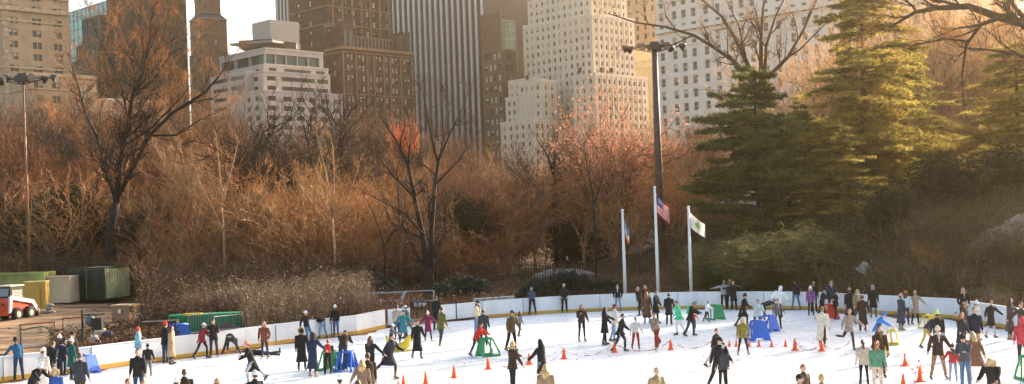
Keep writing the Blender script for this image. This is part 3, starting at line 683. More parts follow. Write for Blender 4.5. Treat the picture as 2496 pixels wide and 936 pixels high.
traced('bare_tree', 'great bare tree spreading before the dark glass tower', [
    [(262, 668, .55), (270, 560, .5), (283, 495, .42)],
    [(283, 495, .30), (293, 400, .26), (310, 320, .22), (322, 240, .17), (350, 170, .12), (365, 90, .07), (372, 20, .03)],
    [(286, 480, .24), (330, 400, .2), (365, 330, .16), (420, 275, .13), (500, 225, .09), (530, 190, .05), (560, 150, .02)],
    [(283, 490, .2), (255, 400, .17), (235, 330, .14), (210, 280, .10), (185, 190, .07), (165, 130, .03)],
    [(312, 300, .12), (300, 220, .1), (270, 150, .07), (240, 90, .04), (225, 50, .02)],
    [(322, 240, .12), (380, 190, .09), (415, 130, .06), (430, 60, .03)],
    [(318, 260, .10), (330, 180, .08), (310, 100, .05), (300, 10, .03)],
    [(320, 250, .09), (270, 210, .06), (225, 170, .03)],
    [(300, 360, .12), (370, 310, .09), (440, 240, .06), (470, 200, .03)],
    [(365, 330, .10), (430, 330, .07), (490, 290, .04), (540, 270, .02)],
    [(293, 400, .09), (240, 350, .06), (190, 330, .04), (150, 300, .02)],
    [(340, 210, .08), (350, 130, .05), (340, 50, .03), (345, 0, .02)],
    [(350, 170, .08), (395, 100, .05), (410, 30, .03)],
], 112, BK_D, TW_O, TP(None, kids=5, lv=2, twig=.7, tw=.024, tk=4), .5, seed=21, step=1.05, L0=3.4)
traced('bare_tree', 'twin stemmed dark tree in the middle with upswept branches', [
    [(1048, 690, .45), (1046, 670, .42), (1044, 655, .4)],
    [(1044, 672, .26), (1030, 570, .22), (1010, 480, .18), (995, 400, .13), (965, 340, .08), (930, 290, .03)],
    [(1050, 672, .24), (1052, 560, .2), (1060, 450, .16), (1070, 390, .12), (1095, 330, .07), (1130, 260, .03)],
    [(1068, 400, .1), (1050, 330, .07), (1040, 270, .04), (1035, 230, .02)],
    [(1010, 480, .1), (960, 430, .07), (920, 380, .04), (900, 340, .02)],
    [(995, 400, .09), (1000, 340, .06), (1010, 290, .02)],
    [(1060, 450, .09), (1110, 400, .06), (1150, 350, .03)],
    [(1030, 570, .1), (985, 520, .07), (930, 490, .04), (890, 470, .02)],
    [(1044, 660, .1), (1010, 610, .08), (985, 560, .05), (960, 520, .03)],
    [(1070, 390, .08), (1085, 320, .05), (1090, 260, .02)],
], 98, BK_D, TW_D, TP(None, kids=4, lv=2, twig=.7, tw=.02, tk=4), .4, seed=22, step=1.6, L0=2.6)
traced('bare_tree', 'tall bare tree fanning out above the layered pine', [
    [(1868, 560, .38), (1862, 400, .34), (1850, 215, .3)],
    [(1848, 225, .26), (1820, 150, .22), (1790, 90, .18), (1760, 40, .14), (1700, -10, .1), (1640, -50, .05)],
    [(1845, 215, .22), (1790, 150, .17), (1740, 115, .13), (1690, 85, .1), (1620, 65, .08), (1550, 55, .05), (1490, 35, .02)],
    [(1855, 200, .22), (1855, 100, .18), (1860, 20, .14), (1880, -60, .08)],
    [(1862, 200, .18), (1868, 110, .15), (1890, 40, .1), (1930, -40, .05)],
    [(1870, 190, .18), (1920, 140, .13), (1960, 70, .08), (1990, 0, .05), (2010, -60, .02)],
    [(1820, 150, .12), (1800, 60, .1), (1760, -20, .06)],
    [(1690, 85, .08), (1640, 110, .06), (1580, 110, .04), (1530, 115, .02)],
    [(1905, 150, .1), (1950, 120, .08), (2010, 60, .05), (2060, 20, .03)],
], 110, BK_M, TW_T, TP(None, kids=4, lv=2, twig=.8, tw=.022, tk=4), .4, seed=23, step=1.7, L0=2.6)
traced('bare_tree', 'dark leaning limbs of a bare tree reaching in from the right edge', [
    [(2620, 700, .6), (2600, 400, .55), (2570, 120, .5)],
    [(2570, 110, .4), (2490, 55, .32), (2430, 40, .26), (2360, 15, .2), (2280, 20, .14), (2230, 30, .1), (2180, 60, .05)],
    [(2575, 120, .25), (2500, 50, .2), (2460, 0, .14), (2420, -40, .08)],
    [(2440, 42, .18), (2390, 60, .15), (2355, 110, .12), (2345, 180, .08), (2350, 260, .04)],
    [(2360, 100, .1), (2300, 95, .08), (2230, 110, .05), (2160, 115, .02)],
    [(2540, 150, .14), (2470, 130, .1), (2400, 120, .07), (2340, 115, .03)],
    [(2390, 60, .1), (2330, 70, .07), (2270, 95, .04)],
], 88, BK_D, TW_O, TP(None, kids=4, lv=2, twig=.8, tw=.02, tk=4), .5, seed=24, step=1.5, L0=2.6)
for (nm, lb, lm, Y, a, c, sd) in (
    ('bare_tree', 'pale slender sapling with lit twigs left of the golden trees', [[(548, 650, .1), (545, 560, .09), (540, 500, .08)], [(541, 505, .07), (537, 430, .05), (530, 360, .03)], [(541, 500, .06), (560, 430, .05), (575, 370, .03)], [(543, 560, .05), (515, 500, .04), (490, 450, .02)], [(543, 560, .05), (580, 520, .04), (610, 490, .02)]], 104, BK_L, TW_T, 31),
    ('bare_tree', 'forked pale tree with white tips before the dark thicket', [[(818, 690, .11), (815, 600, .1), (810, 530, .08)], [(810, 535, .07), (800, 450, .05), (785, 380, .03), (775, 345, .02)], [(810, 530, .07), (815, 440, .05), (812, 360, .03)], [(808, 540, .05), (770, 500, .04), (735, 460, .02)], [(815, 560, .05), (850, 480, .04), (870, 420, .02)]], 100, BK_L, TW_T, 32),
    ('bare_tree', 'thin straight pale tree just left of the twin stemmed tree', [[(976, 700, .13), (976, 600, .12), (973, 520, .1)], [(973, 520, .09), (970, 450, .06), (962, 380, .03)], [(974, 560, .06), (1000, 500, .04), (1020, 470, .02)], [(974, 580, .06), (945, 520, .04), (925, 480, .02)]], 99, BK_M, TW_T, 33),
    ('bare_tree', 'leaning dark sapling between the pale trees near the fence', [[(936, 690, .1), (938, 620, .09), (930, 570, .07)], [(930, 572, .06), (910, 520, .05), (890, 480, .02)], [(936, 600, .05), (960, 560, .04), (975, 540, .02)]], 98, BK_D, TW_G, 34),
    ('dead_sapling', 'pale leafless leaning sapling right of the green container', [[(390, 744, .07), (385, 715, .06), (375, 690, .05)], [(375, 690, .04), (355, 672, .03), (335, 660, .02)], [(380, 700, .04), (378, 670, .03), (384, 655, .02)], [(372, 685, .04), (350, 690, .03), (335, 680, .02)]], 98, BK_L, TW_T, 35),
    ('bare_tree', 'dark trunk with fine twigs left of the flagpoles', [[(1355, 560, .3), (1352, 480, .26), (1350, 430, .22)], [(1350, 430, .16), (1335, 380, .1), (1310, 340, .05)], [(1350, 430, .15), (1352, 370, .1), (1360, 320, .05)], [(1352, 450, .14), (1380, 410, .1), (1410, 370, .04)]], 122, BK_D, TW_D, 36),
    ('bare_tree', 'slim dark tree crossing the fence left of the flagpoles', [[(1452, 660, .14), (1450, 560, .12), (1446, 480, .1)], [(1446, 480, .09), (1430, 400, .06), (1425, 350, .02)], [(1448, 500, .08), (1470, 430, .05), (1480, 380, .02)]], 106, BK_D, TW_G, 37)):
    traced(nm, lb, lm, Y, a, c, TP(None, kids=3, lv=2 if nm == 'bare_tree' else 1, twig=.5, tw=.02, tk=4), .1, jit=.8, seed=sd, step=.9, L0=1.7)
for kd, u, Y, vt in (('pale2', 130, 118, 470), ('pale', 205, 119, 400), ('pale2', 370, 114, 500), ('pale', 440, 112, 470), ('pale2', 475, 109, 520), ('pale', 590, 111, 400), ('pale2', 620, 107, 480), ('pale', 668, 108, 450), ('pale', 715, 106, 480), ('pale2', 765, 104, 430), ('pale', 850, 105, 430),
    ('pale2', 890, 104, 520), ('pale', 1005, 106, 470), ('pale2', 1095, 103, 520), ('pale', 1190, 112, 430), ('pale2', 1235, 112, 500), ('pale', 1300, 118, 440), ('pale', 1420, 116, 400), ('pale2', 1500, 112, 480), ('pale', 1560, 114, 400), ('pale', 1650, 112, 420), ('pale2', 60, 120, 520), ('pale', 20, 122, 430)):
    put(kd, u, Y, vt, {'pale': 'crooked tree with sunlight put into its bark colour at the wood edge', 'pale2': 'low crooked tree with twisted branches coloured as sunlit at the wood edge'}[kd], {'pale': 'crooked pale trees at the wood edge', 'pale2': 'low crooked pale trees at the wood edge'}[kd])
for kd, u, Y, s, lb in (('big', 2700, 92, 1.0, 'first'), ('glow', 3060, 100, 1.0, 'third'), ('big2', 2950, 118, 1.1, 'fifth')):
    x = tt(u, 500)*Y; plant(PT[kd], x, Y, s, 'bare tree on the bank beyond the right edge of the rink', 'bare_tree', 'tree', 'trees beyond the right edge')
# ------------------------------------------------------------------ shrubs before the wood
for i, (kd, u, Y, vt, lb) in enumerate([
    ('shrub2', 20, 130, 600, 'a'), ('shrub', 90, 129, 590, 'a'), ('shrub2', 160, 127, 600, 'a'), ('shrub', 250, 121, 590, 'a'), ('shrub2', 300, 119, 560, 'a'), ('shrub2', 340, 112, 620, 'a'), ('shrub', 430, 106, 590, 'a'), ('shrub3', 500, 108, 580, 'a'), ('shrub3', 560, 106, 560, 'a'), ('shrub2', 460, 112, 540, 'a'),
    ('shrub', 620, 108, 570, 'a'), ('shrub3', 680, 106, 590, 'a'), ('shrub', 740, 106, 570, 'a'), ('shrub', 800, 104, 600, 'a'), ('shrub2', 860, 106, 590, 'a'), ('shrub', 910, 104, 600, 'a'), ('shrub2', 1000, 106, 590, 'a'), ('shrub', 1060, 106, 570, 'a'), ('shrub2', 1130, 104, 570, 'a'), ('shrub2', 1180, 106, 560, 'a'), ('shrub', 1240, 118, 560, 'a'),
    ('shrub2', 1380, 128, 520, 'a'), ('shrub', 1440, 126, 530, 'a'), ('shrub', 1520, 124, 530, 'a'), ('shrub2', 1600, 124, 500, 'a'), ('shrub', 1660, 120, 480, 'a'), ('shrub', 1740, 116, 470, 'a'), ('shrub2', 1650, 126, 430, 'a'),
    ('shrub', 2050, 84, 590, 'b'), ('shrub3', 2240, 82, 610, 'b'), ('shrub', 2190, 84, 600, 'b'), ('shrub3', 2290, 80, 590, 'b'), ('shrub3', 2310, 76, 640, 'b'), ('shrub', 2270, 72, 680, 'b'), ('shrub2', 2420, 90, 480, 'b'), ('shrub', 2480, 86, 500, 'b'), ('shrub2', 2110, 80, 640, 'b'), ('shrub2', 1990, 82, 640, 'b')]):
    lab = {('shrub', 'a'): 'orange brown twiggy bush under the wood', ('shrub2', 'a'): 'rust brown leafy bush under the wood', ('shrub3', 'a'): 'pale tan twiggy bush under the wood',
           ('shrub', 'b'): 'orange brown twiggy bush on the right bank', ('shrub2', 'b'): 'rust leafed bush on the right bank', ('shrub3', 'b'): 'pale tan plumed bush on the right bank'}[(kd, lb)]
    put(kd, u, Y, vt, lab, lab.replace('bush', 'bushes'), 'bush', 'bush', sx=1.35)
# ------------------------------------------------------------------ evergreens
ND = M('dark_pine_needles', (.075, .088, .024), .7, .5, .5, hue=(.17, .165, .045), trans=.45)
NY = M('glow_spruce_needles', (.15, .135, .03), .7, .55, .4, hue=(.40, .31, .075), trans=.55)  # gold tint puts backlight glare into the needle colour
NJ = M('juniper_green', (.05, .07, .02), .7, .5, .7, hue=(.16, .15, .04), trans=.3)
NB = M('blue_green_juniper', (.035, .05, .035), .75, .4, .7, trans=.2)
NH = M('dark_holly_leaves', (.022, .028, .012), .7, .5, .6, spec=.15, hue=(.045, .045, .018), trans=.2)
def tuft(B, p, r, n, L, w, d=None):
    for k in range(n):
        e = Vector((r.gauss(0, 1), r.gauss(0, 1), r.gauss(0, .7))).normalized()
        if d is not None: e = (e+d*.8).normalized()
        B.blade(p, p+e*L*r.uniform(.6, 1.2), w, 0)
def conifer(seed, H, base_r, layers, tm, bm, droop=-.15, tufts=9, n=10, L=.45, w=.07, prof=None, low=.1, gap=.0, side=.45, r0=.35):
    r = random.Random(seed); T, B = MB(), MB()
    T.tube([(0, 0, -.6), (0, 0, H*.5), (0, 0, H)], [r0, r0*.65, .04], 8, 0)
    for l in range(layers):
        f = (l+.5)/layers; z = H*(low+(1-low)*f)
        if r.random() < gap: continue
        R = base_r*(prof(f) if prof else (1-f)**.8)+.3
        nb = r.randint(5, 7)
        for k in range(nb):
            az = 6.283*k/nb+r.uniform(-.5, .5)+l*.7; RR = R*r.uniform(.45, 1.25); up0 = r.uniform(-.06, .2); z = H*(low+(1-low)*f)+r.gauss(0, .3)
            pts = [Vector((math.cos(az)*RR*t, math.sin(az)*RR*t, z+RR*(up0*t+droop*t*t)+.25*RR*max(0, t-.8))) for t in (0, .25, .5, .75, 1)]
            T.tube(pts, [.09, .075, .055, .04, .02], 4, 0, caps=False)
            m_ = max(2, int(tufts*RR/base_r*1.3))
            for j in range(m_):
                t = .18+.82*(j+r.random())/m_; i = min(3, int(t*4)); c = pts[i].lerp(pts[i+1], t*4-i)
                sd = Vector((-math.sin(az), math.cos(az), 0)); wd = side*RR*(1.05-t*.7)
                for q in (-1, -.5, 0, .5, 1):
                    pp = c+sd*q*wd*r.uniform(.6, 1.1)+Vector((0, 0, r.gauss(0, .1)-abs(q)*wd*.12)); tuft(B, pp, r, n, L, w, Vector((math.cos(az), math.sin(az), .15)))
    return T.mesh('trunk', tm, True), B.mesh('crown', bm)
def blobbush(seed, H, W, n, bm, L=.3, w=.07, lobes=9, tm=None, spiky=.3):
    r = random.Random(seed); T, B = MB(), MB()
    T.tube([(0, 0, -.4), (0, 0, H*.6)], [.12, .04], 5, 0)
    cs = [(Vector((r.uniform(-.6, .6)*W/2, r.uniform(-.6, .6)*W/2, H*r.uniform(.2, .72))), r.uniform(.25, .42)*min(W, H)) for _ in range(lobes)]
    for c, R in cs:
        T.tube([(0, 0, 0), tuple(c*.6), tuple(c)], [.06, .04, .02], 4, 0, caps=False)
        for k in range(n//lobes):
            d = Vector((r.gauss(0, 1), r.gauss(0, 1), r.gauss(0, 1))).normalized(); p = c+d*R*(r.random()**.4)*r.choice((1, 1, 1.15)); p.z = max(.05, p.z)
            tuft(B, p, r, 4, L, w, d*spiky+Vector((0, 0, .2)))
    return T.mesh('stem', tm or BK_D, True), B.mesh('foliage', bm)
def plant2(pr, name, label, cat, u, vb, Y, s, group=None, rz=None, names=('trunk', 'crown'), sx=1, z=None):
    x = tt(u, vb)*Y; z0 = hz(x, Y) if z is None else z
    root = thing(name, (x, Y, z0), label, cat, group, rnd.uniform(0, 6.28) if rz is None else rz); root.scale = (s*sx, s*sx, s)
    for nm, me in zip(names, pr):
        o = bpy.data.objects.new(nm, me); col.objects.link(o); o.parent = root
    return root
pine = conifer(41, 17, 5.6, 15, BK_D, ND, droop=-.10, tufts=15, n=13, L=.5, w=.085, prof=lambda f: (.75+.35*math.sin(f*2.6))*(1.06-f**3*.8), low=.12, gap=.08, r0=.3)
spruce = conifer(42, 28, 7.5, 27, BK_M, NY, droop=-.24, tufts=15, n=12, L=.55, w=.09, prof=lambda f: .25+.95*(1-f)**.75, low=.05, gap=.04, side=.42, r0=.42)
def heightfor(u, vt, Y): x = tt(u, vt)*Y; return CH+ray(u, vt).z*Y-hz(x, Y)
plant2(pine, 'pine_tree', 'layered dark green pine with flat boughs right of the flagpoles', 'tree', 1850, 540, 99, heightfor(1850, 165, 99)/17)
plant2(pine, 'pine_tree', 'smaller dark pine tucked behind the layered pine', 'tree', 1960, 520, 112, heightfor(1960, 250, 112)/17, sx=.8)
plant2(spruce, 'spruce_tree', 'tallest spruce coloured with golden light rising out of the picture at the right', 'tree', 2118, 560, 104, heightfor(2105, -70, 104)/28, sx=1.12)
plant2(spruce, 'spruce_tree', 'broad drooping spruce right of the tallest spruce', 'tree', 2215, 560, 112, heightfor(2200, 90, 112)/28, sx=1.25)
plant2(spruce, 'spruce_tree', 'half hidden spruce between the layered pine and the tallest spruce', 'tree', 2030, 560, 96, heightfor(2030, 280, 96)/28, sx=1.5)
plant2(spruce, 'spruce_tree', 'feathery evergreen coloured with golden light at the right edge', 'tree', 2490, 560, 100, heightfor(2490, 100, 100)/28, sx=1.5)
hol = blobbush(51, 8, 7.5, 4800, NH, L=.4, w=.12, lobes=16)
weep = blobbush(52, 4.5, 6.5, 4200, M('olive_weeping_foliage', (.10, .095, .03), .7, .5, .7, hue=(.17, .15, .05), trans=.3), L=.5, w=.05, lobes=14, spiky=.1)
jun = blobbush(53, 4, 3, 2600, NJ, L=.3, w=.06, lobes=10)
low = blobbush(54, 1.6, 3.2, 1500, NB, L=.3, w=.07, lobes=10)
SF = ('stem', 'foliage')
for (pr, H, nm, lb, u, vt, Y, sx) in (
    (hol, 8, 'evergreen_bush', 'large dark rounded evergreen with sunlit top at the right', 2295, 372, 88, 1.05),
    (hol, 8, 'evergreen_bush', 'dark evergreen mass right at the right edge above the boulder', 2460, 350, 90, .9),
    (hol, 8, 'evergreen_bush', 'dark evergreen below and left of the large rounded one', 2170, 455, 84, .95),
    (hol, 8, 'evergreen_bush', 'smaller dark evergreen right of the large rounded one', 2390, 440, 86, .8),
    (weep, 4.5, 'weeping_bush', 'olive weeping bush on the bank just right of the flagpoles', 1795, 570, 86, 1.15),
    (weep, 4.5, 'weeping_bush', 'widest olive weeping bush below the layered pine', 1900, 552, 84, 1.3),
    (weep, 4.5, 'weeping_bush', 'olive weeping bush left of the small floodlight', 2000, 575, 82, 1.1),
    (weep, 4.5, 'weeping_bush', 'olive bush high on the bank behind the flagpoles', 1730, 600, 90, .9),
    (jun, 4, 'juniper_bush', 'upright sunlit green juniper right of the green container', 412, 645, 97, .75),
    (jun, 4, 'juniper_bush', 'lower rounded juniper beside the upright one', 446, 672, 96, .9),
    (jun, 4, 'evergreen_tree', 'green yellow evergreen among the bare trees left of the reeds', 640, 455, 112, .55),
    (hol, 8, 'evergreen_tree', 'dark evergreen behind the fence right of the twin stemmed tree', 1130, 480, 108, .6),
    (hol, 8, 'evergreen_bush', 'dark foliage mass added for shade behind the lime green container', 90, 500, 124, 1.2),  # added dark mass deepening the wood's shade
    (hol, 8, 'evergreen_bush', 'dark foliage mass added for shade left of the great bare tree trunk', 185, 450, 122, 1.1),
    (hol, 8, 'evergreen_bush', 'dark foliage mass added for shade right of the great bare tree trunk', 345, 520, 124, 1.2),
    (hol, 8, 'evergreen_bush', 'tall dark foliage mass added for shade below the cream stepped building', 655, 400, 136, .9),  # added dark mass filling a shaded gap between trees
    (hol, 8, 'evergreen_bush', 'broad dark foliage mass added for shade below the gothic building', 800, 365, 150, 1.3),
    (hol, 8, 'evergreen_bush', 'dark evergreen behind the fence below the ivory tower', 1440, 500, 122, 1.3),
    (low, 1.6, 'low_juniper', 'spreading dark juniper below the fence right of the twin stemmed tree', 1140, 672, 92, 1.1),
    (low, 1.6, 'low_juniper', 'blue green juniper behind the boards near the orange cones', 1300, 682, 85, .9),
    (low, 1.6, 'low_juniper', 'blue green juniper clump against the iron fence', 1395, 660, 88, .9),
    (low, 1.6, 'low_juniper', 'dark juniper clump left of the scaffold frame', 915, 668, 94, 1.0),
    (low, 1.6, 'low_juniper', 'flat juniper clump behind the notice boards', 1070, 690, 90, 1.0),
    (low, 1.6, 'low_juniper', 'dark juniper clump left of the nearest flagpole', 1480, 680, 87, 1.0)):
    plant2(pr, nm, lb, 'tree' if 'tree' in nm else 'bush', u, vt+80, Y, heightfor(u, vt, Y)/H, names=SF, sx=sx)
tree_top = blobbush(55, 3.2, 1.5, 500, NH, L=.25, w=.1, lobes=6)
for u, v, Y, s, lb in ((1415, 178, 425, 1, 'left'), (1467, 178, 424, 1, 'middle'), (1490, 178, 427, .95, 'right'), (1286, 194, 431, .8, 'far left lower')):
    q = P(u, v, Y); plant2(tree_top, 'potted_evergreen', {'left': 'small evergreen on the ivory tower terrace, alone at the left of three', 'middle': 'small evergreen on the ivory tower terrace, middle of three', 'right': 'small evergreen on the ivory tower terrace, right of three', 'far left lower': 'tiny evergreen on the lowest left terrace of the ivory tower'}[lb], 'tree', u, v, Y, s, names=SF, z=q.z-.3)
# ------------------------------------------------------------------ reeds, undergrowth, ivy (nobody could count these)
def inb(x, y): return y > Yb(x)+.5
def blades(name, mats, n, fu, hgt, w, lean=.3, kids=0, leafy=0):
    B = MB(); r = rnd
    for k in range(n):
        x, y = fu(r)
        if not inb(x, y): continue
        z = hz(x, y)-.05; h = hgt*r.uniform(.5, 1.15); mi = r.randrange(len(mats))
        a = Vector((x, y, z)); t = a+Vector((r.gauss(0, lean)*h*.5, r.gauss(0, lean)*h*.5, h)); B.blade(a, t, w, mi)
        for j in range(kids):
            f = r.uniform(.3, .95); p = a.lerp(t, f); B.blade(p, p+Vector((r.gauss(0, .3), r.gauss(0, .3), r.uniform(.05, .45)))*h*.35, w*.8, mi)
        for j in range(leafy): B.leaf(a.lerp(t, r.uniform(.3, 1))+Vector((r.gauss(0, .15), r.gauss(0, .15), 0)), r.uniform(.08, .2), mi)
    return B.build(name, mats)
def reg(u0, u1, s0, s1):
    "random ground point between pixel columns u0..u1, s0..s1 metres behind the boards"
    def f(r):
        s = lerp(s0, s1, r.random()); t = tt(r.uniform(u0, u1), 700); y = 70.0
        for _ in range(6): y = Yb(t*y)+s
        return t*y, y
    return f
RD = [M('dry_reed', (.24, .15, .085), .8, .3, .5), M('dry_reed_pale', (.33, .22, .13), .8, .3, .5), M('dry_stem_brown', (.16, .09, .05), .85, .3, .5)]
BR = [M('brush_brown', (.10, .055, .028), .85, .4, .5), M('brush_rust', (.19, .09, .038), .85, .4, .5), M('brush_dark', (.035, .022, .012), .85, .4, .5)]
def reedreg(r):
    while True:
        x, y = reg(440, 900, 2.6, 34)(r); c = math.sin(x*.8+y*.35)+math.sin(y*.55-x*.5)+.9*math.sin(x*2.1)
        u = proj((x, y, 0))[0]
        if u < 600 and y-Yb(x) < 17: continue
        if r.random() < .32+.28*c: return x, y
tag(blades('reed_grass', [RD[0], RD[2], BR[0]], 10000, reedreg, 1.9, .03, .45, 3), kind='stuff')
tag(blades('plumed_reed', [RD[1], RD[0]], 3000, reedreg, 2.5, .03, .3, 4, 2), kind='stuff')
tag(blades('brush', BR, 7000, reg(-60, 900, 1.5, 4.5), .6, .03, .5, 3, 1), kind='stuff')
tag(blades('brush', BR, 4500, reg(120, 420, 6, 20), 1.0, .03, .5, 3, 1), kind='stuff')
tag(blades('brush', BR, 5000, reg(345, 640, 17, 36), 1.6, .035, .5, 3, 1), kind='stuff')
tag(blades('undergrowth', BR, 15000, reg(340, 1200, 34, 75), 3.2, .045, .4, 3, 2), kind='stuff')
tag(blades('undergrowth', BR, 10000, reg(-90, 340, 64, 84), 3.4, .045, .4, 3, 2), kind='stuff')
tag(blades('dead_stems', [BR[0], BR[1], RD[2]], 16000, reg(820, 1700, 3, 40), .9, .03, .5, 2, 1), kind='stuff')
IV = [M('ivy_olive', (.10, .078, .026), .7, .4, .6), M('ivy_brown', (.16, .09, .038), .8, .4, .6), M('ivy_dark', (.07, .048, .02), .8, .4, .6)]
tag(blades('ground_cover', IV, 30000, reg(1640, 2700, 1.8, 26), .75, .04, .6, 2, 1), kind='stuff')
tag(blades('grass', [M('winter_lawn', (.12, .12, .035), .8, .4, .8), IV[1]], 12000, reg(1150, 1600, 18, 34), .18, .03, .6), kind='stuff')
tag(blades('leafy_thicket', [IV[0], IV[1], IV[2]], 18000, reg(1640, 2700, 22, 55), 2.6, .05, .5, 3, 2), kind='stuff')

tag(blades('ground_cover', IV, 12000, reg(2700, 3400, 1.5, 50), .8, .05, .6, 2, 1), kind='stuff')
# ------------------------------------------------------------------ rink boards
BW = M('board_white', (.78, .77, .77), .4, .09, 1.3, stretch=(1, 1, .4), detail=8); BYw = M('kick_plate_yellow', (.62, .36, .06), .5, .08, 1); BTop = M('board_cap', (.80, .80, .80), .4, .03, 1)
def board_run(u0, u1, label, name='rink_boards', h=1.03, first=False):
    x0, x1 = u0, u1; root = None; n = max(2, int(abs(x1-x0)/1.2)); xs = [x0+(x1-x0)*i/n for i in range(n+1)]
    pts = [Vector((x, Yb(x), 0)) for x in xs]; root = thing(name, (pts[n//2].x, pts[n//2].y, 0), label, 'rink boards', 'white boards round the rink')
    def strip(mb, z0, z1, o0, o1):
        rs = []
        for i, p in enumerate(pts):
            d = (pts[min(n, i+1)]-pts[max(0, i-1)]).normalized(); nn = Vector((-d.y, d.x, 0))
            if nn.y < 0: nn = -nn
            a, b = p+nn*o0, p+nn*o1; rs.append([(a.x, a.y, z0), (b.x, b.y, z0), (b.x, b.y, z1), (a.x, a.y, z1)])
        mb.rings(rs)
    a = MB(); strip(a, .2, h, .02, .14); a.build('panel', BW, root)
    a = MB(); strip(a, .004, .2, 0, .13); a.build('kick_plate', BYw, root)
    a = MB(); strip(a, h, h+.035, -.01, .17); a.build('cap_rail', BTop, root)
    for i in range(2, n, 2):
        a = MB(); p = pts[i]; d = (pts[i+1]-pts[i-1]).normalized(); a.box((p.x, p.y, h/2+.02), (.022, .05, h-.06), math.atan2(d.y, d.x)); a.build('panel_joint', M('joint_grey', (.25, .24, .25), .6, .1, 1), root)
    return root
gx0, gx1 = tt(942, 790)*Yb(-6.6), tt(1178, 775)*77
xg0 = G(942, 798).x; xg1 = G(1180, 775).x; xm = G(1085, 784).x
board_run(BX[0], G(505, 868).x, 'white rink boards with yellow kick strip, left stretch beside the yard')
board_run(G(505, 868).x+.02, xg0, 'white rink boards with yellow kick strip below the dry reeds')
board_run(xg1, G(1750, 751).x, 'white rink boards with yellow kick strip below the flagpoles')
board_run(G(1750, 751).x+.02, G(2217, 770).x, 'white rink boards with yellow kick strip right of the flagpoles')
board_run(G(2217, 770).x+.02, BX[-1], 'white rink boards with yellow kick strip, right end stretch')
# gate opening: plain white panels without kick strip
for a_, b_, lb in ((G(946, 798).x, G(1000, 793).x, 'white rink gate panel left of the opening'), (G(1070, 784).x, G(1112, 781).x, 'white rink gate panel with dark edge posts'), (G(1114, 781).x, xg1-.03, 'white rink gate panel left of the man in beige')):
    p, q = Vector((a_, Yb(a_)+.3, 0)), Vector((b_, Yb(b_)+.3, 0)); d = q-p; root = thing('gate_panel', (p.x, p.y, 0), lb, 'rink gate')
    mb = MB(); c = (p+q)/2; mb.box((c.x, c.y, .58), (d.length, .08, .92), math.atan2(d.y, d.x)); mb.build('panel', BW, root)
    mb = MB(); mb.box((q.x, q.y+.02, .55), (.07, .12, 1.08), math.atan2(d.y, d.x)); mb.build('post', M('dark_steel', (.05, .045, .045), .5, .2, 2, metal=.5), root)
    mb = MB(); mb.box((c.x, c.y, .07), (d.length, .1, .1), math.atan2(d.y, d.x)); mb.build('sill', M('dark_rubber', (.05, .035, .03), .8, .2, 2), root)
def simple(name, label, cat, mb, mt, loc, parts=None, smooth=False, group=None):
    root = thing(name, loc, label, cat, group)
    for nm, m_, mtt, *sm in mb: m_.build(nm, mtt, root, bool(sm and sm[0]))
    return root
STEEL = M('galvanised_steel', (.42, .42, .42), .4, .15, 3, metal=.7); WHT = M('white_paint', (.78, .77, .74), .5, .05, 2); BLK = M('black_metal', (.02, .018, .016), .5, .2, 2)
# white railing behind the boards
a = P(1155, 729, 81); b_ = P(1253, 722, 82.5); mb = MB(); mb.tube([Vector((a.x, a.y, hz(a.x, a.y)-.1)), a, b_, Vector((b_.x, b_.y, hz(b_.x, b_.y)-.1))], .04, 6); pm2 = MB(); pm2.box(tuple((a+b_)/2-Vector((0, 0, .32))), ((b_-a).length, .03, .55), math.atan2(b_.y-a.y, b_.x-a.x))
simple('barrier_panel', 'low white mesh barrier standing behind the boards near the cones', 'barrier', [('rail', mb, WHT), ('mesh_panel', pm2, M('white_mesh', (.5, .49, .47), .6, .3, 30))], None, (a.x, a.y, hz(a.x, a.y)))
# ------------------------------------------------------------------ flagpoles and flags
def flagpole(ub, vb, vt, label, Y, ball=True):
    b = P(ub, vb, Y); z0 = hz(b.x, b.y); zt = CH+ray(ub-(vb-vt)*.035, vt).z*Y
    root = thing('flagpole', (b.x, b.y, z0), label, 'flagpole')
    mb = MB(); mb.tube([(b.x, b.y, z0-.2), (b.x, b.y, (z0+zt)/2), (b.x, b.y, zt)], [.12, .105, .07], 10); mb.build('pole', WHT, root, True)
    mb = MB(); mb.ball((b.x, b.y, zt+.08), .1, 10, 6); mb.build('finial', WHT, root, True)
    mb = MB(); mb.tube([(b.x, b.y, z0-.1), (b.x, b.y, z0+.35)], [.2, .17], 10); mb.build('base', WHT, root, True)
    return b, zt
def flag(name, label, b, zt, W, H, mats, cell, droop, waves=2.2, phase=0, az=.35):
    "cloth grid hanging from the pole, colour per cell"
    nx, ny = 26, 20; mb = MB(); dx = Vector((math.cos(az), math.sin(az), 0)); dn = Vector((-dx.y, dx.x, 0)); pts = []
    for j in range(ny+1):
        for i in range(nx+1):
            s, t = i/nx, j/ny
            p = Vector((b.x+.11, b.y, zt-.25))+dx*(s*W*(.62))+Vector((0, 0, -t*H-droop*s**.8*(1-.15*t)))+dn*math.sin(s*waves*6.28/1.4+phase+t)*.12*s
            pts.append(p)
    mb.v = [tuple(p) for p in pts]
    for j in range(ny):
        for i in range(nx): a = j*(nx+1)+i; mb.f.append((a, a+1, a+nx+2, a+nx+1)); mb.m.append(cell((i+.5)/nx, (j+.5)/ny))
    o = mb.build(name, mats, smooth=True, org=(b.x, b.y, zt)); tag(o, label, 'flag'); return o
fb, fz = flagpole(1524, 712, 516, 'left white flagpole with a furled blue and orange flag', 81.5)
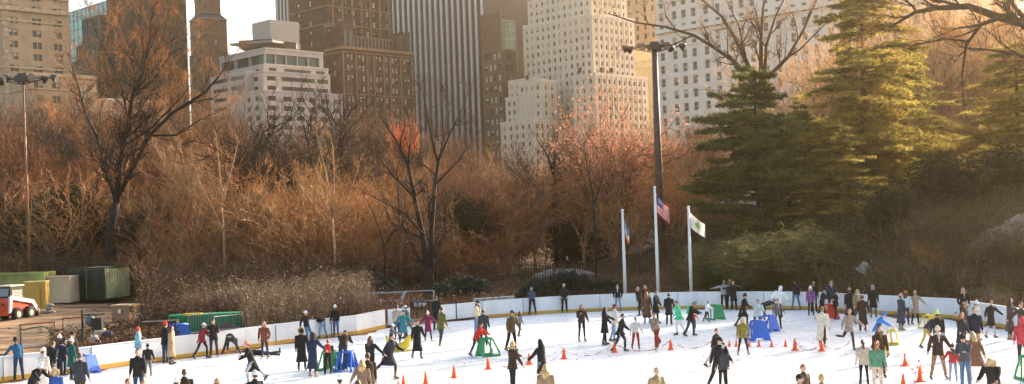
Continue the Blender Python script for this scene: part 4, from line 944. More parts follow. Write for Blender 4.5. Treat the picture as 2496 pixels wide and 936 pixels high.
fR = M('flag_red', (.55, .05, .06), .7, .1, 5, trans=.5); fW = M('flag_white', (.78, .76, .74), .7, .05, 5, trans=.5); fB = M('flag_blue', (.03, .05, .2), .7, .1, 5, trans=.4); fO = M('flag_orange', (.65, .25, .05), .7, .1, 5, trans=.4); fG = M('flag_green', (.25, .5, .08), .7, .1, 5, trans=.5); fLB = M('flag_light_blue', (.22, .33, .5), .7, .1, 5, trans=.4)
flag('flag', 'furled blue white and orange city flag on the left pole', fb, fz-.2, .42, 1.1, [fLB, fW, fO], lambda s, t: 0 if t < .5 else (1 if t < .75 else 2), .8, phase=1)
fb, fz = flagpole(1604, 700, 460, 'tallest white flagpole in the middle carrying the striped flag', 81)
def usc(s, t):
    if s < .42 and t < .54: return 1 if (int(s*36) % 3 == 1 and int(t*26) % 3 == 1) else 2
    return 0 if int(t*13) % 2 == 0 else 1
flag('flag', 'red and white striped flag with blue star field on the tallest pole', fb, fz-.1, 1.45, 1.2, [fR, fW, fB], usc, 1.0, waves=3.0, az=.25)
fb, fz = flagpole(1685, 712, 508, 'right white flagpole carrying the white park flag', 81)
def leafc(s, t):
    x, y = (s-.5)*1.5, (t-.5)
    for cx, cy, r in ((0, -.16, .13), (-.15, -.02, .13), (.15, -.02, .13), (0, .02, .1)):
        if (x-cx)**2+(y-cy)**2 < r*r: return 1
    return 1 if (abs(x-y*.3) < .035 and 0 < y < .28) else 0
flag('flag', 'white flag with a green leaf emblem on the right pole', fb, fz, 1.5, 1.0, [fW, fG], leafc, .85, waves=2.6, az=-.1)
# ------------------------------------------------------------------ lamp masts
LG = M('lamp_reflector', (.55, .52, .46), .25, .15, 4, metal=.6); LH = M('lamp_housing', (.07, .055, .045), .5, .2, 3)
def mast(ub, vb, vt, Y, label, r0, mt, z0=None, spread=2.4):
    b = P(ub, vb, Y); zb = hz(b.x, b.y); ut = ub-(vb-vt)*.035; zt = CH+ray(ut, vt).z*Y
    root = thing('lamp_mast', (b.x, b.y, zb), label, 'lamp mast')
    mb = MB(); mb.tube([(b.x, b.y, zb-.3), (b.x, b.y, (zb+zt)/2), (b.x, b.y, zt)], [r0, r0*.8, r0*.6], 10); mb.build('pole', mt, root, True)
    mb = MB(); mb.box((b.x, b.y, zt+.1), (1.2, .8, .5)); mb.box((b.x, b.y, zt+.45), (.8, .6, .25)); mb.build('crosshead', LH, root)
    for i, (dx, dy, tilt) in enumerate(((-spread*.62, .2, 1.2), (-spread*.25, -.7, .2), (spread*.22, -.8, .2), (spread*.6, .1, 1.1), (-spread*.5, .8, .9), (spread*.36, .7, .9))):
        mb = MB(); c = Vector((b.x+dx, b.y+dy, zt+.15)); mb.tube([(b.x, b.y, zt-.4), (b.x+dx*.6, b.y+dy*.6, zt-.05), tuple(c)], .035, 5)
        mb.tube([(b.x, b.y, zt+.15), tuple(c)], .03, 5); arm = mb.build('bracket_arm', LH, root)
        out = Vector((dx, dy*1.5, -.55 if tilt < .5 else -1.3)).normalized()
        h = MB(); h.tube([c-out*.3, c-out*.1, c+out*.25], [.12, .24, .40], 12); hh = h.build('floodlight', LH, root, True)
        g = MB(); g.tube([c+out*.24, c+out*.29], [.37, .36], 12); g.build('lens', LG, hh)
    return root
mast(1612, 600, 118, 112, 'tall brown lamp mast with floodlights between hotel and coral tree', .42, M('brown_steel', (.10, .06, .045), .55, .2, 1), spread=4.2)
mast(74, 700, 195, 108, 'thin lamp mast with floodlights at the far left above the yard', .14, M('rusty_steel', (.30, .15, .08), .55, .3, 1, metal=.3), spread=4.4)
# small floodlight on the bank
p = P(2103, 655, 75); lamp = thing('floodlight', (p.x, p.y, p.z-1.2), 'pale box floodlight on a thin pole on the right bank', 'floodlight')
mb = MB(); mb.tube([(p.x+.55, p.y+.1, hz(p.x, p.y)-.2), (p.x+.55, p.y+.1, p.z+.55)], .035, 6); mb.tube([(p.x+.55, p.y+.1, p.z+.1), (p.x, p.y, p.z)], .03, 5); mb.build('pole', M('weathered_pole', (.22, .19, .13), .6, .2, 2), lamp)
mb = MB(); q = Vector((-.55, -.3, -.65)).normalized(); mb.tube([p-q*.45, p-q*.3, p+q*.45], [.18, .26, .46], 4); mb.build('housing', M('pale_enamel', (.24, .26, .23), .4, .1, 2), lamp)
mb = MB(); mb.tube([p+q*.455, p+q*.47], [.40, .40], 4); mb.build('lens', BLK, lamp)
# ------------------------------------------------------------------ iron fence along the path
FM = M('iron_fence', (.035, .025, .018), .6, .2, 2)
def fence(pts, label, h=2.1, sp=.22):
    o = pts[len(pts)//2]; root = thing('iron_fence', (o[0], o[1], hz(*o)), label, 'fence', 'iron fence on the bank')
    pk, rl = MB(), MB(); post = []
    for (x0, y0), (x1, y1) in zip(pts, pts[1:]):
        L = math.hypot(x1-x0, y1-y0); n = int(L/sp)
        for i in range(n):
            f = i/n; x, y = lerp(x0, x1, f), lerp(y0, y1, f); z = hz(x, y); pk.box((x, y, z+h/2), (.035, .035, h), .78)
            if i % 12 == 0: post.append((x, y, z))
        za, zb = hz(x0, y0), hz(x1, y1)
        for zz0 in (.25, h-.2): rl.tube([(x0, y0, za+zz0), ((x0+x1)/2, (y0+y1)/2, hz((x0+x1)/2, (y0+y1)/2)+zz0), (x1, y1, zb+zz0)], .03, 4)
    pk.build('pickets', FM, root)['kind'] = 'stuff'; rl.build('rail', FM, root)
    pm_ = MB(); pm_.box((0, 0, (h+.2)/2), (.09, .09, h+.2)); me = pm_.mesh('post', FM)
    for x, y, z in post:
        q = bpy.data.objects.new('post', me); col.objects.link(q); q.parent = root; q.location = (x-o[0], y-o[1], z-hz(*o))
fp = [(tt(u, 680)*Y, Y) for u, Y in ((820, 103), (960, 101), (1100, 99), (1200, 98))]; fence(fp, 'dark iron picket fence behind the scaffold frame and twin stemmed tree')
fp = [(tt(u, 680)*Y, Y) for u, Y in ((1200, 98), (1330, 98), (1450, 100), (1560, 103), (1660, 107), (1780, 112))]; fence(fp, 'dark iron picket fence climbing the bank behind the flagpoles')
# path
mb = MB(); pr = [(1080, 121, 4), (1200, 117, 4), (1340, 114, 4.5), (1450, 116, 5), (1540, 122, 5), (1640, 130, 5), (1760, 136, 5)]
rs = []
for u, Y, w_ in pr:
    x = tt(u, 640)*Y; rs.append([(x, Y-w_/2), (x, Y+w_/2)])
for (a, b_), (c, d) in zip(rs, rs[1:]):
    for k in range(6):
        f0, f1 = k/6, (k+1)/6; q = [(lerp(a[0], c[0], f0), lerp(a[1], c[1], f0)), (lerp(a[0], c[0], f1), lerp(a[1], c[1], f1)), (lerp(b_[0], d[0], f1), lerp(b_[1], d[1], f1)), (lerp(b_[0], d[0], f0), lerp(b_[1], d[1], f0))]
        mb.face([(x, y, hz(x, y)+.14) for x, y in q])
tag(mb.build('path', M('path_asphalt', (.20, .16, .13), .9, .2, 1)), kind='structure')
# ------------------------------------------------------------------ yard: ground
mb = MB()
yv = [(tt(-100, 770)*70, 70), (tt(200, 780)*70, 70), (tt(320, 780)*76, 76), (tt(330, 760)*100, 100), (tt(-150, 720)*100, 100)]
xs = [(-45+i*1.2) for i in range(22)]
for x in xs:
    for k in range(20):
        y = 62+k*2.2
        if y > Yb(x)+3.5 and -400 < proj((x, y, 0))[0] < 250: mb.face([(a, c, hz(a, c)+.05) for a, c in ((x, y), (x+1.2, y), (x+1.2, y+2.2), (x, y+2.2))])
tag(mb.build('yard_ground', M('sandy_yard_dirt', (.20, .115, .055), .95, .6, .45, bump=.6, hue=(.26, .16, .08), detail=10, stretch=(.4, 1, 1))), kind='structure')
# containers
def container(u0, v0, Y0, sx_, sy_, h, rz, label, mat, front, doors=True, tin=.2):
    b = P(u0, v0, Y0); z0 = hz(b.x, b.y)+.05; root = thing('shipping_container', (b.x, b.y, z0), label, 'container')
    c, s = math.cos(rz), math.sin(rz); ex = Vector((c, s, 0)); ey = Vector((-s, c, 0)); o = Vector((b.x, b.y, z0))
    mb = MB(); cc = o+ex*sx_/2+ey*sy_/2; mb.box((cc.x, cc.y, z0+h/2), (sx_-.1, sy_-.1, h-.1), rz)
    n = int(sy_/tin)
    for i in range(n):  # corrugated sides
        if i % 2 == 0:
            for xx in (sx_-.03, .03):
                p = o+ex*xx+ey*((i+.5)*sy_/n); mb.box((p.x, p.y, z0+h/2), (.06, sy_/n*.9, h-.3), rz)
    mb.build('body', mat, root)
    fr = MB()
    for xx in (.06, sx_-.06):
        for yy in (.06, sy_-.06): p = o+ex*xx+ey*yy; fr.box((p.x, p.y, z0+h/2), (.14, .14, h+.02), rz)
    for zc in (.08, h-.06):
        for yy in (.05, sy_-.05): p = o+ex*sx_/2+ey*yy; fr.box((p.x, p.y, z0+zc), (sx_-.28, .12, .14), rz)
        for xx in (.05, sx_-.05): p = o+ex*xx+ey*sy_/2; fr.box((p.x, p.y, z0+zc), (.12, sy_-.28, .14), rz)
    fr.build('frame', front, root)
    if doors:
        for k in (0, 1):
            d = MB(); p = o+ex*(sx_*(.26+.48*k)); d.box((p.x-ey.x*.01, p.y-ey.y*.01, z0+h/2), (sx_*.45, .06, h-.32), rz); dd = d.build('door', front, root)
            for t in (-.13, .13):
                q = MB(); pp = p+ex*t*sx_-ey*.06; q.tube([(pp.x, pp.y, z0+.15), (pp.x, pp.y, z0+h-.15)], .03, 6); q.box((pp.x, pp.y, z0+1.1), (.3, .04, .05), rz); q.build('locking_bar', front, dd)
    return root
CGd = M('shaded_green_container', (.02, .028, .014), .6, .3, .7); CGl = M('sunlit_green_container', (.42, .42, .22), .6, .3, .6)  # dark copy for the shaded front, light copy for the sunlit side
CGl2 = M('lime_green_container', (.30, .33, .10), .6, .4, .6)
container(168, 740, 104, 3.45, 4.1, 2.8, R_(-14), 'green shipping container with doors coloured as in shade left of the junipers', CGl, CGd)
container(-66, 745, 101, 5.8, 3, 2.9, R_(3), 'faded lime green container behind the red loader', CGl2, CGl2, doors=False, tin=.3)
# corrugation on the long lime front
# cream tarpaulin wall between
def boxthing(name, label, cat, u, vb, vt, Y, w_, d_, mt, rz=0, extra=None, lid=None):
    b = P(u, vb, Y); z0 = hz(b.x, b.y)+.05; h = CH+ray(u, vt).z*Y-z0
    root = thing(name, (b.x, b.y, z0), label, cat); mb = MB(); mb.box((b.x, b.y, z0+h/2), (w_, d_, h), rz); o = mb.build('body', mt, root)
    if lid: l = MB(); l.box((b.x, b.y, z0+h+.05), (w_+.1, d_+.1, .1), rz); l.build('lid', lid, root)
    return root, Vector((b.x, b.y, z0)), h
CT = M('cream_canvas', (.55, .43, .28), .85, .15, .6, bump=.3)
r_, o_, h_ = boxthing('canvas_shelter', 'cream canvas sided shelter between the two green containers', 'shelter', 128, 742, 676, 103, 4.0, 2.4, CT, R_(-3), lid=CT)
for k in range(5): mb = MB(); mb.tube([(o_.x-1.8+k*.9, o_.y-1.22, o_.z), (o_.x-1.8+k*.9, o_.y-1.22, o_.z+h_)], .035, 5); mb.build('pole', CT, r_)
r_, o_, h_ = boxthing('generator_box', 'mustard yellow steel cabinet right behind the loader', 'cabinet', 92, 758, 688, 96, 1.55, 1.2, M('mustard_paint', (.50, .31, .06), .5, .1, 1), R_(8), lid=M('mustard_lid', (.65, .5, .16), .5, .1, 1))
mb = MB(); mb.box((o_.x-.1, o_.y-.7, o_.z+h_*.5), (1.1, .05, h_*.8), R_(8)); mb.build('door', MATS['mustard_paint'], r_)
# cardboard / plywood bin
r_, o_, h_ = boxthing('crate', 'tall brown crate with folded top leaning beside the brush', 'crate', 308, 797, 744, 80, 1.35, 1.1, M('brown_cardboard', (.30, .18, .10), .85, .15, 1.2), R_(-18))
mb = MB(); mb.box((o_.x, o_.y, o_.z+h_+.03), (1.5, 1.2, .07), R_(-18)); mb.box((o_.x+.6, o_.y-.5, o_.z+h_-.15), (.5, .12, .4), R_(-30)); mb.build('flap', M('pale_cardboard', (.48, .33, .2), .85, .2, 1.2), r_)
mb = MB(); mb.box((o_.x-.22, o_.y-.60, o_.z+h_-.35), (.2, .02, .25), R_(-18)); mb.build('label', WHT, r_)
# skid steer loader
def loader():
    Y = 88; b = P(26, 765, Y); z0 = hz(b.x, b.y)+.05; root = thing('skid_loader', (b.x, b.y, z0), 'red and white skid steer loader with black cab in the yard', 'loader', rz=R_(-14))
    red = M('loader_red', (.55, .06, .02), .4, .15, 1.5, spec=.6); wh = M('loader_white', (.68, .62, .55), .45, .1, 1.5); tyre = M('tyre_rubber', (.025, .022, .02), .85, .2, 5); rim = M('rim_cream', (.55, .5, .4), .5, .1, 2)
    def pt(nm, mb, mt, par=root, sm=False): return mb.build(nm, mt, par, sm, local=True)
    mb = MB(); mb.prism([(-.75, -1.3, .35), (-.75, 1.0, .35), (-.75, 1.25, .6), (-.75, 1.2, 1.05), (-.75, -.4, 1.1), (-.75, -.72, 1.42), (-.75, -1.2, 1.42), (-.75, -1.42, 1.2)], (1.5, 0, 0)); body = pt('body', mb, red)
    mb = MB()
    for s in (-1, 1): mb.box((s*.5, -1.40, 1.05), (.22, .06, .16))
    pt('tail_light', mb, M('lamp_red_dark', (.08, .01, .01), .4), body)
    mb = MB(); mb.prism([(-.5, -.68, 1.12), (-.5, .75, 1.12), (-.5, .65, 2.15), (-.5, -.6, 2.15)], (1.0, 0, 0)); cab = pt('cab', mb, BLK)
    mb = MB(); mb.box((0, -.67, 1.78), (.78, .04, .5), rot=Matrix.Rotation(R_(-9), 3, 'X')); pt('rear_window', mb, M('cab_glass', (.10, .14, .13), .15, .5, 1, spec=.8), cab)
    mb = MB(); mb.box((0, .02, 2.19), (1.1, 1.4, .08)); pt('cab_roof', mb, rim, cab)
    mb = MB()
    for k in range(8): mb.box((.52, .0, 1.25+k*.09), (.03, 1.0, .045))
    pt('side_grille', mb, rim, cab)
    for s in (-1, 1):
        mb = MB(); mb.prism([(s*.82-.07, -1.3, .5), (s*.82-.07, -1.2, 1.5), (s*.82-.07, -1.0, 1.62), (s*.82-.07, 1.2, 1.2), (s*.82-.07, 1.75, .55), (s*.82-.07, 1.75, .3), (s*.82-.07, 1.5, .45), (s*.82-.07, 1.0, 1.0), (s*.82-.07, -.95, 1.35), (s*.82-.07, -1.1, .5)], (.14, 0, 0)); pt('lift_arm', mb, wh)
        for y in (-.65, .65):
            mb = MB(); mb.tube([(s*.78, y, .42), (s*.80, y, .42), (s*1.05, y, .42), (s*1.07, y, .42)], [.34, .42, .42, .34], 16); t = pt('wheel', mb, tyre, root, True)
            mb = MB(); mb.tube([(s*1.04, y, .42), (s*1.085, y, .42)], [.22, .2], 12); pt('rim', mb, rim, t)
    mb = MB(); mb.prism([(-.9, 1.6, .05), (-.9, 2.3, .05), (-.9, 2.32, .1), (-.9, 1.75, .16), (-.9, 1.6, .75), (-.9, 1.52, .75)], (1.8, 0, 0)); pt('bucket', mb, M('worn_steel', (.12, .1, .09), .5, .3, 3, metal=.5))
    root.scale = (1.12,)*3; return root
loader()
# hockey goals
def goal(u, vb, Y, rz, label):
    b = P(u, vb, Y); z0 = hz(b.x, b.y)+.05; root = thing('hockey_goal', (b.x, b.y, z0), label, 'hockey goal', rz=R_(rz)); w_, h, d_ = 1.83, 1.25, 1.0
    rd = M('goal_red', (.22, .02, .02), .5, .15, 3); nt_ = M('goal_net', (.42, .37, .31), .8, .15, 5)
    mb = MB(); mb.tube([(-w_/2, 0, 0), (-w_/2, 0, h), (w_/2, 0, h), (w_/2, 0, 0)], .04, 6); mb.build('goal_frame', rd, root, local=True)
    mb = MB(); mb.tube([(-w_/2, 0, .03), (-w_*.4, d_, .03), (w_*.4, d_, .03), (w_/2, 0, .03)], .035, 6); mb.build('base_frame', WHT, root, local=True)
    mb = MB(); n = 22
    for i in range(n+1):
        x = -w_/2+w_*i/n; mb.tube([(x, 0, h), (x*.93, d_*.45, h-.02), (x*.85, d_, .03)], .010, 3, caps=False)
    for i in range(14):
        t = i/13; y = d_*(.45*min(1, t*2.2) if t < .45 else .45+.55*(t-.45)/.55); z = h-.02 if t < .45 else lerp(h-.02, .03, (t-.45)/.55); mb.tube([(-w_/2*(1-.1*t), y, z), (w_/2*(1-.1*t), y, z)], .010, 3, caps=False)
    for s in (-1, 1):
        for i in range(12): z = h*i/12; mb.tube([(s*w_/2, 0, z), (s*w_*.43, d_*(1-.55*z/h), z)], .010, 3, caps=False)
        for i in range(7): y = d_*i/7; mb.tube([(s*w_*.47, y, .03), (s*w_*.47, y, h if y < d_*.45 else lerp(h, .03, (y/d_-.45)/.55))], .010, 3, caps=False)
    mb.build('net', nt_, root, local=True)
    return root
goal(92, 815, 66, 42, 'red framed hockey goal with pale net nearest the loader')
goal(196, 812, 68, 8, 'red framed hockey goal behind the dark signal post')
# dark post with box
p = P(203, 845, 60); z0 = hz(p.x, p.y); root = thing('signal_post', (p.x, p.y, z0), 'dark green post with side arm and black box in the yard', 'post')
mb = MB(); mb.tube([(p.x, p.y, z0-.1), (p.x, p.y, z0+2.25)], .06, 8); mb.build('pole', M('dark_green_paint', (.02, .03, .02), .5, .2, 2), root)
mb = MB(); mb.tube([(p.x, p.y, z0+2.0), (p.x+.62, p.y, z0+2.0)], .035, 6); mb.build('arm', MATS['dark_green_paint'], root)
mb = MB(); mb.box((p.x+.72, p.y, z0+1.55), (.5, .3, .58)); mb.build('box', BLK, root)
mb = MB(); mb.ball((p.x+.36, p.y+.1, z0+1.7), .27, 10, 8); mb.build('lamp_globe', M('globe_green_grey', (.10, .14, .12), .4, .2, 2), root, True)
# sandbags
for i, (u, v) in enumerate(((115, 768), (124, 770), (133, 769), (118, 760), (127, 761), (119, 751), (122, 744))):
    q = P(u, v, 92); mb = MB(); mb.ball((q.x, q.y, q.z), .26, 10, 7, sq=(1.2, .9, .55)); o = mb.build('sandbag', M('grey_sandbag', (.33, .29, .25), .9, .2, 4, bump=.4), smooth=True, org=tuple(q)); tag(o, 'grey sandbag in the heap between cabinet and green container', 'sandbag', 'sandbags heaped behind the goals')
# white bag and litter by the crate
for u, v, Y, s, lb, mt in ((338, 770, 78, .24, 'white plastic sack slumped against the brown crate', WHT), (228, 828, 62, .3, 'crumpled white sheet lying in the brush behind the boards', WHT), (262, 818, 63, .35, 'dark blue bag lying in the brush behind the boards', M('navy_bag', (.02, .03, .08), .6, .2, 3)), (245, 812, 63, .35, 'pale crumpled sack in the brush beside the blue bag', M('pale_sack', (.5, .42, .33), .8, .3, 4))):
    q = P(u, v, Y); q.z = max(q.z, hz(q.x, q.y)+.1); mb = MB(); mb.ball(tuple(q), s, 9, 7, sq=(1, .8, .8)); me = mb
    me.v = [(x+rnd.gauss(0, s*.07), y+rnd.gauss(0, s*.07), z+rnd.gauss(0, s*.07)) for x, y, z in me.v]; tag(me.build('sack' if 'blue' not in lb else 'bag', mt, org=tuple(q)), lb, 'sack' if 'blue' not in lb else 'bag')
# stacked black mats, blue aids, green bins, barriers
r_, o_, h_ = boxthing('rubber_mat_stack', 'stack of black rubber mats left of the blue skating aids', 'mats', 391, 822, 782, 68, 1.9, 1.3, M('black_rubber_mat', (.03, .027, .025), .8, .2, 3), R_(10))
r_.scale = (1, 1, 1)
for k in range(3): mb = MB(); mb.box((o_.x+.03*k, o_.y, o_.z+.2+k*.22), (1.98-.03*k, 1.36, .05), R_(10)); mb.build('mat', M('grey_rubber_mat', (.09, .08, .075), .8, .2, 3), r_)
GP = M('green_plastic', (.015, .26, .09), .45, .12, 1.5, spec=.5); BP_ = M('blue_plastic', (.03, .13, .55), .45, .12, 1.5, spec=.5); YP = M('yellow_plastic', (.68, .50, .03), .45, .1, 1.5); RP = M('red_plastic', (.65, .05, .03), .45, .1, 1.5)
r_, o_, h_ = boxthing('plastic_bin', 'long green plastic bin behind the crowd barriers', 'bin', 505, 815, 768, 71, 4.0, 1.1, GP, R_(6), lid=M('green_lid', (.02, .33, .12), .45, .1, 2))
for k in range(9): mb = MB(); mb.box((o_.x-1.8+k*.45, o_.y-.6+.047*(k-4), o_.z+h_*.5), (.07, .08, h_*.9), R_(6)); mb.build('rib', GP, r_)
mb = MB(); q = P(470, 766, 70.5); mb.box(tuple(q), (1.0, .6, .12)); tag(mb.build('yellow_board', YP, org=tuple(q)), 'flat yellow board lying on the green bin', 'board')
def barrier(u0, v0, u1, v1, Y0, Y1, h, label):
    a, b_ = P(u0, v0, Y0), P(u1, v1, Y1); a.z = hz(a.x, a.y); b_.z = hz(b_.x, b_.y); root = thing('crowd_barrier', tuple(a), label, 'crowd barrier', 'crowd barriers behind the boards'); up = Vector((0, 0, h))
    mb = MB(); mb.tube([a+Vector((0, 0, .2)), a+up, b_+up, b_+Vector((0, 0, .2)), a+Vector((0, 0, .2))], .03, 6); mb.build('rail', STEEL, root)
    mb = MB(); n = int((b_-a).length/.14)
    for i in range(1, n): p = a.lerp(b_, i/n); mb.tube([p+Vector((0, 0, .2)), p+up], .012, 4, caps=False)
    mb.build('bars', STEEL, root)
    for p in (a, b_): mb = MB(); mb.tube([p+Vector((0, -.3, .02)), p+Vector((0, 0, .2)), p+Vector((0, .3, .02))], .025, 5); mb.build('foot', STEEL, root)
barrier(460, 822, 522, 812, 67, 68, 1.15, 'steel crowd barrier standing right of the blue aids')
barrier(524, 812, 592, 803, 68.3, 70, .95, 'steel crowd barrier left of the woman in the rust coat')
# scaffold frame
def pipes(name, label, cat, segs, Y, rad=.05, mt=STEEL):
    root = None
    for s in segs:
        pts = [P(u, v, Y+dy) for u, v, dy in s]
        if root is None: root = thing(name, (pts[0].x, pts[0].y, hz(pts[0].x, pts[0].y)), label, cat)
        mb = MB(); mb.tube(pts, rad, 6); mb.build('pipe', mt, root)
    return root
pipes('scaffold_frame', 'grey scaffold pipe frame stored behind the rink gate', 'scaffold', [[(871, 717, 0), (873, 765, 0)], [(881, 716, 1.5), (883, 768, 1.5)], [(871, 717, 0), (985, 712, 0)], [(881, 716, 1.5), (1055, 708, 1.5)], [(1057, 708, 1.5), (1058, 745, 1.5)], [(985, 712, 0), (966, 748, 0)], [(990, 709, 1.5), (975, 742, 1)],
      [(905, 732, .5), (955, 760, .5)], [(918, 735, .5), (955, 733, .5)], [(918, 743, .5), (956, 742, .5)], [(955, 760, .5), (975, 740, .5)], [(985, 738, .8), (1060, 732, .8)], [(928, 730, 0), (929, 766, 0)]], 82)
for k, (u, lb) in enumerate(((1013, 'left of three pale notice sheets on the dark board'), (1023, 'middle of three pale notice sheets on the dark board'), (1034, 'right of three pale notice sheets on the dark board'))):
    q = P(u, 743, 80.5); mb = MB(); mb.box(tuple(q), (.2 if k < 2 else .27, .02, .27)); tag(mb.build('notice_sheet', WHT, org=tuple(q)), lb, 'notice')
q = P(1024, 744, 80.8); root = thing('notice_board', (q.x, q.y, hz(q.x, q.y)), 'dark board holding three pale notice sheets behind the gate', 'notice board'); mb = MB(); mb.box((q.x, q.y, q.z), (1.3, .05, .5)); mb.build('panel', BLK, root)
for s in (-.55, .55): mb = MB(); mb.tube([(q.x+s, q.y+.05, hz(q.x, q.y)-.1), (q.x+s, q.y+.05, q.z)], .03, 5); mb.build('post', BLK, root)
# ------------------------------------------------------------------ rocks
def rock(name, label, c, s, mt, seed, rz=0):
    r = random.Random(seed); mb = MB(); n, m_ = 28, 16; ph = [r.uniform(0, 6) for _ in range(6)]; rs = []
    for i in range(m_+1):
        t = math.pi*i/m_; ring = []
        for j in range(n):
            a = 2*math.pi*j/n; d = Vector((math.sin(t)*math.cos(a), math.sin(t)*math.sin(a), -math.cos(t)))
            k = 1+.13*math.sin(3*d.x+ph[0])+.1*math.sin(5*d.y+ph[1])*math.cos(4*d.z+ph[2])+.05*math.sin(9*d.x+7*d.z+ph[3])+.03*math.sin(17*d.y+ph[4])
            if d.length < 1e-3: k = 1
            x, y, z = d.x*s[0]*k, d.y*s[1]*k, d.z*s[2]*k; ring.append((c[0]+x*math.cos(rz)-y*math.sin(rz), c[1]+x*math.sin(rz)+y*math.cos(rz), c[2]+z))
        rs.append(ring)
    mb.rings(rs); return tag(mb.build(name, mt, smooth=True, org=c), label, 'rock')
RK = M('brown_schist', (.24, .16, .11), .85, .4, .5, bump=.6, stretch=(1, 1, 3), detail=9)
q = P(2490, 680, 74); rock('boulder', 'large smooth brown schist boulder at the right edge', (q.x+1.2, q.y, hz(q.x, q.y)+.2), (4.6, 3.2, 2.0), RK, 3, .2)
q = P(1385, 640, 108); rock('boulder', 'flat pale rock outcrop beside the path', (q.x, q.y, hz(q.x, q.y)+.1), (3.2, 1.6, .9), M('pale_schist', (.30, .24, .19), .85, .3, .8, bump=.4), 5)
for i, (u, v, s_, lb) in enumerate(((672, 792, 1.0, 'grey rock behind the boards right of the barriers'), (610, 795, .9, 'dark rock behind the woman in the rust coat'), (560, 800, .8, 'low dark rock behind the crowd barrier'), (330, 838, .9, 'dark mound of stone behind the light blue jacket'))):
    q = G(u, v, .4); rock('rock', lb, (q.x, max(q.y, Yb(q.x)+1.6), .25), (s_*1.1, s_*.7, s_*.55), M('grey_rock', (.13, .10, .08), .9, .35, 1.5, bump=.5), 10+i)
# ------------------------------------------------------------------ cones and chain
CO = M('cone_orange', (.85, .10, .012), .5, .08, 3, spec=.4); CW = M('cone_tip', (.80, .25, .10), .5, .08, 3)
def cone_mesh(h):
    mb = MB(); mb.box((0, 0, .012), (h*.62, h*.62, .024)); n = 18
    rs = [[(r*math.cos(2*math.pi*j/n), r*math.sin(2*math.pi*j/n), z) for j in range(n)] for r, z in ((h*.23, .024), (h*.205, h*.12), (h*.065, h*.93), (h*.05, h))]
    mb.rings(rs); b = mb.mesh('body', CO, False)
    mb = MB(); rs = [[(r*math.cos(2*math.pi*j/n), r*math.sin(2*math.pi*j/n), z) for j in range(n)] for r, z in ((h*.085, h*.88), (h*.066, h*.99), (h*.045, h*1.02))]
    mb.rings(rs); return b, mb.mesh('tip', CW)
CM, CM2 = cone_mesh(.47), cone_mesh(.31)
def cone(u, v, label, small=False, group=None, Y=None, s=1):
    g = G(u, v) if Y is None else Vector((tt(u, v)*Y, Y, hz(tt(u, v)*Y, Y)))
    root = thing('traffic_cone', (g.x, g.y, max(g.z, 0)+.002), label, 'traffic cone', group or 'orange cones on the ice', rnd.uniform(-.3, .3)); root.scale = (s,)*3
    for nm, me in zip(('body', 'tip'), CM2 if small else CM):
        o = bpy.data.objects.new(nm, me); col.objects.link(o); o.parent = root
    return g
cone(972, 958, 'traffic cone cut by the bottom edge, left of the two nearest together', s=.9); cone(984, 946, 'traffic cone cut by the bottom edge just right of its neighbour')
cone(1038, 937, 'traffic cone at the bottom edge, third in the row from the left')
kc = [cone(1107, 921, 'orange cone left of the red child with green aid, low in the row'), cone(1190, 900, 'orange cone right below the red child with the green aid'), cone(1290, 889, 'orange cone between the reaching woman and the long haired girl'),
      cone(1375, 875, 'orange cone right of the long haired girl in black'), cone(1498, 859, 'orange cone below the skater in dark clothes in the middle'), cone(1635, 853, 'orange cone standing alone left of the girl in mustard')]
kd = [cone(1938, 854, 'largest orange cone at the right end of the short cone row', s=1.08), cone(2003, 856, 'orange cone at the feet of the skater in the long cream coat')]
for u, w_ in ((1778, 'first small cone of the short row, left of the mustard coat'), (1795, 'second small cone, touching the left of the mustard coat'), (1826, 'small cone right of the mustard coat legs'), (1850, 'small cone directly below the blue aid'), (1881, 'small cone halfway along the short row'), (1915, 'last small cone before the largest cone')): cone(u, 845, w_, True)
ke = [cone(2207, 892, 'orange cone alone right of the dark long coat'), cone(2241, 909, 'farther of the two overlapping cones at the right'), cone(2242, 930, 'nearer of the two overlapping cones at the right', s=1.1)]
cone(2202, 946, 'orange cone cut by the bottom edge at the right')
for u, w_ in ((1313, 'small cone behind the boards right of the person on the green aid'), (1328, 'second small cone behind the boards right of the green aid'), (1350, 'small cone behind the boards left of the man in black'), (1364, 'small cone touching the man in black behind the boards'), (1394, 'small cone behind the boards right of the man in black')):
    cone(u, 729, w_, True, 'small cones behind the boards', Y=Yb(tt(u, 729)*80)+3, s=1.0)
def chain(pts, label, sag=.28):
    mb = MB(); k = 0
    for a, b_ in zip(pts, pts[1:]):
        L = (b_-a).length; n = int(L/.16)
        for i in range(n):
            f0, f1 = i/n, (i+.85)/n; z = lambda f: max(.02, .40-sag*4*f*(1-f)*1.4)
            mb.tube([a.lerp(b_, f0)+Vector((0, 0, z(f0))), a.lerp(b_, f1)+Vector((0, 0, z(f1)))], .018, 4, 0 if (k//2) % 2 == 0 else 1); k += 1
    o = mb.build('plastic_chain', [M('chain_red', (.6, .1, .06), .5), M('chain_white', (.75, .73, .7), .5)], org=tuple(pts[0])); tag(o, label, 'chain')
chain(kc[1:]+[G(1745, 846)], 'red and white plastic chain strung between the middle cones')
chain([kd[0], kd[1], G(2080, 846)], 'thin chain strung from the largest cone to the right')
chain([G(2120, 838), ke[0], ke[1], G(2215, 960)], 'thin chain curving between the right hand cones')
